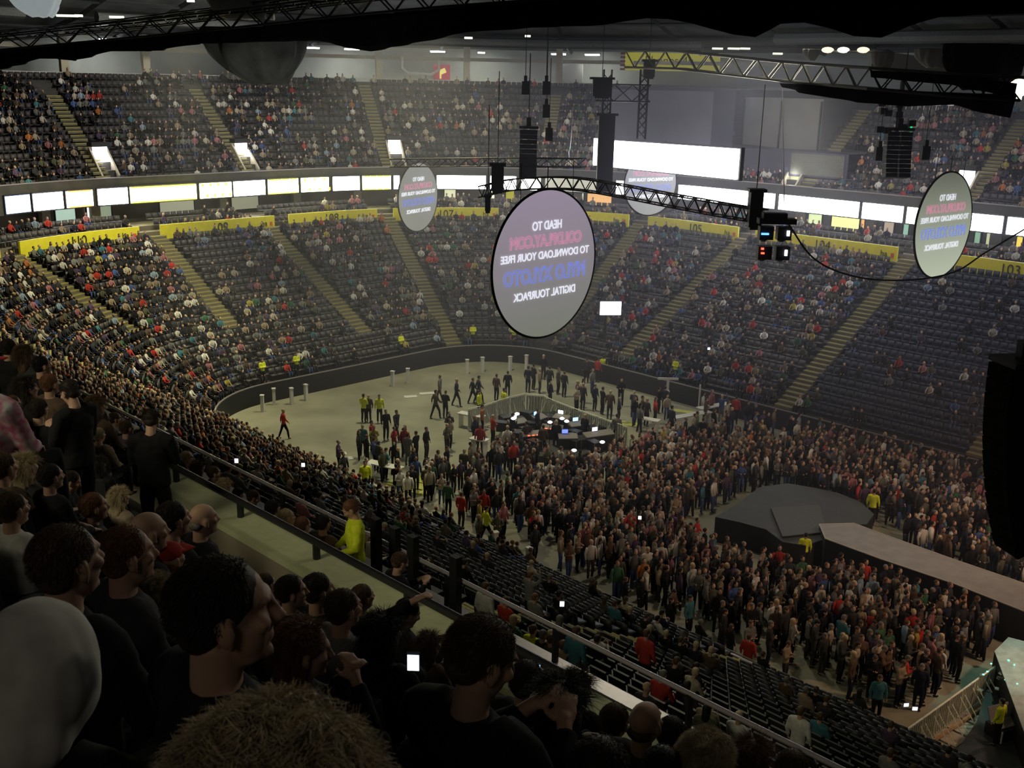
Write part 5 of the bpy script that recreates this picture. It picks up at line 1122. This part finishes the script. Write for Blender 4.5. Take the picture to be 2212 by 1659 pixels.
# picked-out people in the near lower block
def near_hit(x, y, hz):
    best = (9, None); r_ = ray(x, y)
    for r in range(LR):
        t = 30-(r*LD+.55); k = t/(RH*(r_.x+r_.y)); p = Vector((0, 0, EYE))+r_*k; e = abs(p.z-(low_z(r*LD)+hz))
        if e < best[0]: best = (e, Vector((p.x, p.y, low_z(r*LD))))
    return best[1]
for x, y, ps, top, hr, lab in ((1048, 1300, 'stand', 'white', 'brown', 'person in white T-shirt standing in the near lower block'), (1243, 1400, 'stand', 'teal', 'brown', 'person in pale teal shirt standing above the seated group'), (1396, 1380, 'stand', 'red', 'brown', 'person in long red top standing among empty dark seats'), (1150, 1405, 'sit_lap', 'yellow', 'brown', 'person in yellow top seated in the lit group'), (1172, 1385, 'sit_lap', 'charcoal', 'grey', 'grey-haired person seated at the top of the lit group'), (1175, 1425, 'sit_lean', 'white', 'fair', 'person in white seated below the yellow top'),
                               (1190, 1395, 'sit_lap', 'olive', 'brown', 'person in olive seated right of the yellow top'), (1215, 1430, 'sit_lap', 'tan', 'ginger', 'person in tan seated at the right of the lit group'), (1240, 1455, 'sit_lap', 'black', 'brown', 'dark-topped person seated below the lit group'), (1108, 1365, 'sit_lap', 'green', 'fair', 'fair-haired person in green seated left of the lit group'), (1395, 1510, 'sit_lap', 'charcoal', 'bald', 'bald man seated just above the grey rail'), (1420, 1470, 'sit_lean', 'red', 'grey', 'person in red hunched in the dark seats'), (1595, 1560, 'sit_lap', 'white', 'fair', 'person in white seated at the bottom right'),
                               (1728, 1555, 'stand', 'white', 'brown', 'person in white standing at the near fence, bottom'), (1092, 1305, 'sit_lap', 'red', 'brown', 'person in red and pink seated right of the white T-shirt'), (1155, 1305, 'sit_lap', 'grey', 'ginger', 'person in grey seated beside the lit phone'), (1145, 1255, 'stand_up', 'grey', 'ginger', 'person in grey spreading the arms, near lower block')):
    p = near_hit(x, y, 1.45 if ps.startswith('stand') else 1.05)
    parts = {'sit_lap': MID[0], 'sit_lean': MID[3]}.get(ps) or STD[(ps, 'short')]
    if hr == 'bald': parts = {k: v for k, v in parts.items() if k != 'hair'}
    person(parts, lab, p, -math.pi/4, top, 'black', hr if hr != 'bald' else 'grey')

# ------------------------------------------------------------------ people around us in the near upper tier
HL = {
 'crop': lib('h_crop', 'sit_lap', .010, 'short', True, 0, 1.05, False, 2600, 0, .016),
 'crop_turn': lib('h_crop_turn', 'sit_lap', .0085, 'short', True, -.38, 1.12, False, 4200, 0, .016),
 'crop_down': lib('h_crop_down', 'sit_phone', .0085, 'short', True, -.35, 1.1, False, 3600, 0, .018),
 'long': lib('h_long', 'sit_lap', .011, 'long', True, 0, 1.0, True, 2200, .004, .10),
 'curly': lib('h_curly', 'sit_lap', .011, 'curly', True, 0, 1.05, True, 17000, .013, .062),
 'bald': lib('h_bald', 'sit_lap', .011, 'bald', True, 0, 1.05),
 'cap': lib('h_cap', 'sit_lap', .011, 'cap', True, 0, 1.1),
 'hood': lib('h_hood', 'sit_lean', .011, 'hood', True, 0, 1.15),
 'phone': lib('h_phone', 'sit_phone', .011, 'short', True, 0, 1.0, False, 2200, 0, .02),
 'face': lib('h_face', 'sit_face', .010, 'long', True, -.3, 1.0, True, 2200, .004, .06),
 'point': lib('h_point', 'sit_point', .011, 'short', True, -.4, 1.0, False, 2000, 0, .02),
 'stand_phone': lib('h_sphone', 'stand_phone', .012, 'short', True, 0, 1.08, False, 1500, 0, .02),
 'belly': lib('h_belly', 'stand_belly', .012, 'short', True, 0, 1.12, False, 1500, 0, .014),
}
HDBG = []
def floor_at(t):
    r = round(t/.8)
    if t < 6.5: return .8*r, zr(r)
    if t < 7.95: return 7.6, 13.5
    if t < 8.75: return 8.35, 13.1
    return 9.2, 12.6
def hero(x, y, w, key, top, hair, label, turn=0.0, tr='black', skin=None, t_override=None, stand=False, sc_lim=(.74, 1.2), grp=None):
    r_ = ray(x, y); dist = FPX*.205/w; p = Vector((0, 0, EYE))+r_*dist; t = ST(p)[1] if t_override is None else t_override
    tt, zf = floor_at(t); lean = max(-.3, min(.3, t-tt)) if t < 6.5 else 0; tt += lean
    k = tt/(RH*(r_.x+r_.y)); p = Vector((0, 0, EYE))+r_*k; parts = HL[key]; hc = parts['_hc']
    sc_ = (p.z-zf)/hc.z; s_ok = max(sc_lim[0], min(sc_lim[1], sc_)); rz = -math.pi/4+turn+(.32 if key in ('crop', 'bald', 'long', 'curly', 'cap', 'phone') and t < 6.5 else 0)
    wpx = FPX*.235*s_ok/(k)
    off = Rz(rz)@Vector((hc.x, hc.y, 0))*s_ok; base = Vector((p.x-off.x, p.y-off.y, p.z-hc.z*s_ok))
    HDBG.append((label[:34], w, round(wpx), round(sc_, 2), round(base.z-zf, 2), round(t, 2), round(tt, 2)))
    t_ = person(parts, label, base, rz, top, tr, hair, skin, s_ok, grp)
    if not key.startswith(('stand', 'belly')) and base.z-zf < .25:
        sp = base+Rz(rz)@Vector((0, -.06, 0))*s_ok; make_seat('dark seat under the %s' % ' '.join(label.split()[:12]), (sp.x, sp.y, base.z), rz, 'seats of the near upper tier', M_seatn)
    return t_
hero(490, 1325, 205, 'crop_turn', 'black', 'dark', 'large man with cropped dark hair in profile, black jacket, facing right', -.05)
hero(608, 1775, 330, 'curly', 'brown', 'fair', 'person with a big mass of wavy fair-brown hair at the bottom edge', .1, t_override=.60, sc_lim=(.8, 1.08))
o = hero(88, 1462, 200, 'hood', 'black', 'white', 'person leaning forward under a white hood at the bottom left', .75)
hero(150, 1215, 158, 'crop', 'black', 'brown', 'man with close-cropped hair, white collar and black jacket behind the white hood', -.1)
hero(278, 1200, 112, 'crop', 'charcoal', 'ginger', 'person with reddish-brown hair between the cropped man and the blond curls', -.45)
hero(322, 1150, 80, 'bald', 'black', 'dark', 'man with high forehead just past the reddish-brown hair', -.4)
hero(338, 1290, 100, 'curly', 'charcoal', 'fair', 'person with short curly blond hair left of the profile man', -.1)
hero(368, 1208, 78, 'cap', 'red', 'red', 'child in bright red hooded top and cap beside the blond curls', -.1)
hero(377, 1122, 64, 'crop', 'black', 'dark', 'dark-haired person seated left of the pink bald man', -.3)
hero(440, 1122, 54, 'bald', 'black', 'grey', 'pink bald man in black seated before the tan wall', -.5)
hero(632, 1278, 70, 'crop_turn', 'black', 'dark', 'dark-haired person seen from behind right of the profile man, cheek visible', -.1)
hero(690, 1275, 62, 'point', 'black', 'dark', 'dark-sleeved person holding out a hand before the tan wall', .2)
hero(575, 1262, 55, 'crop', 'black', 'brown', 'brown-haired person just behind the nose of the profile man', -.2)
hero(662, 1405, 125, 'face', 'black', 'ginger', 'person with dark reddish hair holding both hands at the mouth', -.2)
hero(745, 1315, 88, 'crop', 'grey', 'brown', 'brown-haired man in grey shirt right of the reddish-haired person', -.35)
hero(832, 1372, 92, 'long', 'black', 'black', 'person with black hair in front of the phone holder', -.1)
hero(882, 1325, 60, 'phone', 'black', 'black', 'person in black hat with bright face turned right, hand raised', -.7)
hero(930, 1395, 62, 'long', 'brown', 'brown', 'long brown-haired person left of the short-haired man', -.3)
hero(893, 1475, 70, 'phone', 'grey', 'dark', 'person in grey holding a lit phone', -.1)
hero(1043, 1425, 128, 'crop_down', 'black', 'brown', 'short-haired man in black jacket looking down, centre bottom', .08)
hero(1215, 1530, 110, 'long', 'black', 'black', 'person with straight black hair showing one ear, right of the short-haired man', -.25)
hero(1330, 1558, 58, 'crop', 'cream', 'brown', 'brown-haired person in pale top left of the bald man', -.2)
hero(1395, 1562, 68, 'bald', 'charcoal', 'brown', 'bald man with pinkish crown near the bottom centre right', -.2)
hero(1452, 1585, 58, 'crop', 'black', 'dark', 'dark-haired person right of the bald man with pinkish crown', -.1)
hero(1298, 1672, 150, 'crop', 'black', 'dark', 'dark head cut by the bottom edge left of the blond hair', 0)
hero(1432, 1665, 95, 'crop', 'black', 'black', 'black head cut by the bottom edge under the bald man', 0)
hero(1527, 1642, 92, 'curly', 'cream', 'fair', 'person with wavy blond hair at the bottom edge', -.1)
hero(1625, 1640, 60, 'long', 'charcoal', 'ginger', 'person with reddish hair right of the wavy blond one', -.1)
hero(1712, 1660, 60, 'crop', 'black', 'brown', 'brown head cut by the bottom edge, last towards the right', 0)
hero(1140, 1470, 66, 'crop', 'charcoal', 'dark', 'dark person behind the short-haired man, beside the lit phone', -.1)
hero(1190, 1475, 58, 'phone', 'charcoal', 'dark', 'person holding up a bluish lit phone near the grey rail', -.2)
hero(1250, 1485, 50, 'long', 'black', 'dark', 'dark-haired person by the grey rail', -.2)
hero(905, 1655, 120, 'crop', 'grey', 'grey', 'person in rumpled pale grey top at the bottom edge', .1)
hero(-40, 1700, 230, 'hood', 'navy', 'navy', 'person in dark blue hooded jacket with pale seam in the bottom left corner', .2, t_override=.72, sc_lim=(.7, 1.3))
hero(232, 1440, 118, 'crop', 'charcoal', 'grey', 'grey-shouldered person between the white hood and the profile man', 0)
hero(785, 1290, 52, 'crop', 'black', 'brown', 'person with tanned cheek right of the brown-haired man', -.4)
# left side
hero(-42, 800, 56, 'cap', 'floral', 'red', 'person in red hat and pink-white floral shirt at the left edge', .2, stand=True)
hero(10, 1010, 62, 'crop', 'brown', 'brown', 'brown-haired person at the left edge below the floral shirt', 0)
hero(58, 1010, 58, 'long', 'charcoal', 'fair', 'fair-haired person right of the brown-haired one at the left edge', 0)
hero(112, 1030, 62, 'crop', 'black', 'dark', 'dark-haired person in black coat at left, below the standing man', -.2)
hero(155, 1040, 44, 'phone', 'black', 'dark', 'person with reddish face looking down beside the black coat', -.8)
hero(205, 1095, 58, 'crop', 'charcoal', 'ginger', 'person with tanned cheek behind the cropped man', -.5)
hero(262, 1075, 44, 'long', 'tan', 'fair', 'fair ponytailed person beside the tanned cheek', -.2)
hero(30, 1100, 80, 'crop', 'white', 'brown', 'brown-haired man with white collar at the left edge', -.1)
hero(150, 848, 34, 'stand_phone', 'black', 'dark', 'standing man in black looking down at his phone at left', 1.9, t_override=4.0)
hero(326, 908, 28, 'stand_phone', 'black', 'dark', 'standing man in black jacket at the end of the tan wall, head lowered', .9, t_override=6.0)
for i, (x, y, w, top, hr, lab) in enumerate(((20, 752, 26, 'black', 'dark', 'small dark head at the left end of the wall row'), (58, 768, 26, 'charcoal', 'brown', 'brown head second along the wall row'), (92, 790, 27, 'black', 'black', 'black head third along the wall row'), (110, 830, 30, 'brown', 'ginger', 'reddish head beside the standing man'), (60, 840, 32, 'black', 'dark', 'dark head left of the standing man'), (30, 870, 34, 'tan', 'brown', 'person in tan between the floral shirt and dark heads'), (85, 885, 34, 'black', 'dark', 'person in black left of the orange-red scarf'), (210, 880, 28, 'brown', 'brown', 'brown-haired person right of the standing man'), (222, 905, 27, 'black', 'brown', 'second brown-haired person right of the standing man'),
        (215, 940, 30, 'tan', 'fair', 'fair head against the rail at left'), (215, 1005, 36, 'black', 'dark', 'dark head below the fair head at left'))):
    hero(x, y, w, ('crop', 'long', 'crop')[i % 3], top, hr, lab, random.uniform(-.4, .3))
# front rows beyond the inner wall
hero(757, 1100, 30, 'belly', 'yellow', 'ginger', 'steward in bright yellow T-shirt with bowed head at the front parapet', 2.6, t_override=9.2)
FR = [(405, 990, 26, 'pink', 'fair'), (430, 1012, 26, 'cream', 'brown'), (463, 1022, 26, 'black', 'brown'), (487, 1050, 26, 'cream', 'fair'), (515, 1068, 26, 'black', 'black'), (548, 1075, 24, 'charcoal', 'brown'), (620, 1118, 24, 'yellow', 'fair'), (655, 1135, 24, 'white', 'ginger'), (300, 945, 26, 'black', 'dark'), (205, 868, 24, 'brown', 'brown'), (275, 925, 24, 'purple', 'brown'), (372, 965, 24, 'black', 'dark'), (700, 1130, 26, 'brown', 'dark'), (680, 1160, 24, 'black', 'dark'), (590, 1098, 24, 'grey', 'dark'), (865, 1215, 26, 'black', 'brown'), (250, 905, 24, 'grey', 'brown')]
wh = ['at the left post of the tan wall', 'second past the wall end', 'third along the front row', 'fourth along the front row, pale top', 'fifth along the front row, black hair', 'sixth along the front row', 'beside the yellow bag', 'left of the steward, white top', 'behind the standing man', 'farthest left of the front row', 'near the left post', 'beside the man at the wall', 'just left of the steward', 'below the steward elbow', 'between the wall rail and parapet', 'right of the steward', 'left of the thin post']
for (x, y, w, top, hr), wv in zip(FR, wh):
    hero(x, y, w, random.choice(['crop', 'long', 'crop', 'phone']), top, hr, '%s person in %s beyond the tan wall, %s' % (HN[hr], top, wv), random.uniform(-.5, .4), t_override=random.choice((8.35, 9.2)) if w < 26 else 9.2, sc_lim=(.75, 1.25))
# lit phones
for k, (x, y, d, w, h, c, lab) in enumerate(((893, 1430, 3.6, .055, .09, (.75, .9, 1), 'lit phone held by the person in grey'), (1161, 1443, 8.2, .06, .10, (.35, .6, 1), 'bluish lit phone held up near the grey rail'), (1214, 1304, 27, .16, .22, (.85, .92, 1), 'bright phone among the near lower block'), (1382, 1118, 48, .2, .25, (.9, .95, 1), 'bright phone in the middle of the standing crowd'), (511, 995, 33, .16, .22, (.8, .85, 1), 'bright phone in the left near block'), (655, 1004, 43, .2, .25, (.8, .9, 1), 'bright phone close to the floor edge at left'), (1957, 1522, 32, .2, .16, (.6, .7, 1), 'left of two bluish phones by the pit barrier'), (1976, 1530, 32, .2, .16, (.7, .75, 1), 'right of two bluish phones by the pit barrier'), (822, 1222, 19, .07, .14, (.85, .95, 1), 'pale glowing phone right of the steward'), (770, 768, 80, .25, .25, (.6, .7, 1), 'tiny bright phone in the far lower tier'), (1531, 753, 72, .25, .25, (.6, .75, 1), 'tiny bright phone in the far right block'))):
    g = thing('phone', lab, 'phone', AR(x, y, d), random.uniform(-.2, .2)); w, h = w*.68, h*.68; a = MB(); a.box((0, 0, 0), (w*1.15, .012*(w/.055), h*1.15)); a.build('case', M_black, g); a = MB(); a.box((0, -.008*(w/.055), 0), (w, .004*(w/.055), h*.9)); a.build('screen', mat('phone_glow_%d' % k, c, emit=c, es=2.2), g)
# steward with a laptop by the pit
p = AT(2150, 1610, .5); person(STD[('stand', 'short')], 'steward in yellow jacket standing behind the pit barrier', p, .6, 'yellow', 'black', 'dark')
g = thing('laptop', 'open laptop in front of the steward behind the pit barrier', 'laptop', AT(2172, 1560, 1.0), .4); a = MB(); a.box((0, 0, 0), (.9, .5, .04)); a.build('keyboard', M_greyp, g); a = MB(); a.box((0, .3, .2), (.9, .04, .5), mtx=Matrix.Rotation(-.4, 3, 'X')); a.build('lid', M_greyp, g)
g = thing('flight_case', 'black flight case under the laptop at the pit', 'case', AT(2172, 1560, 1.0)-Vector((0, 0, .49)), .4); a = MB(); a.box((0, 0, .22), (1.0, .7, .44)); a.build('case', M_black, g); a = MB()
for sx in (-.49, .49): a.box((sx, -.35, .22), (.04, .04, .44))
a.build('edge_strip', M_alu, g)
# haze hanging in the arena
hz = bpy.data.materials.new('haze'); hz.use_nodes = True; nt = hz.node_tree; nt.nodes.clear(); out = nt.nodes.new('ShaderNodeOutputMaterial'); vs = nt.nodes.new('ShaderNodeVolumeScatter'); vs.inputs['Density'].default_value = HAZE; vs.inputs['Color'].default_value = (.8, .82, 1, 1); vs.inputs['Anisotropy'].default_value = .3
nt.links.new(vs.outputs[0], out.inputs['Volume'])
if HAZE > 0:
    a = MB(); a.box((0, 0, 0), (60, 60, 20)); o = a.build('stage_haze', hz); o.location = W(-38, 60, 13); o.rotation_euler = (0, 0, -math.pi/4); tag(o, 'thin purple-grey haze hanging over the far half of the arena', 'haze', None, 'stuff')
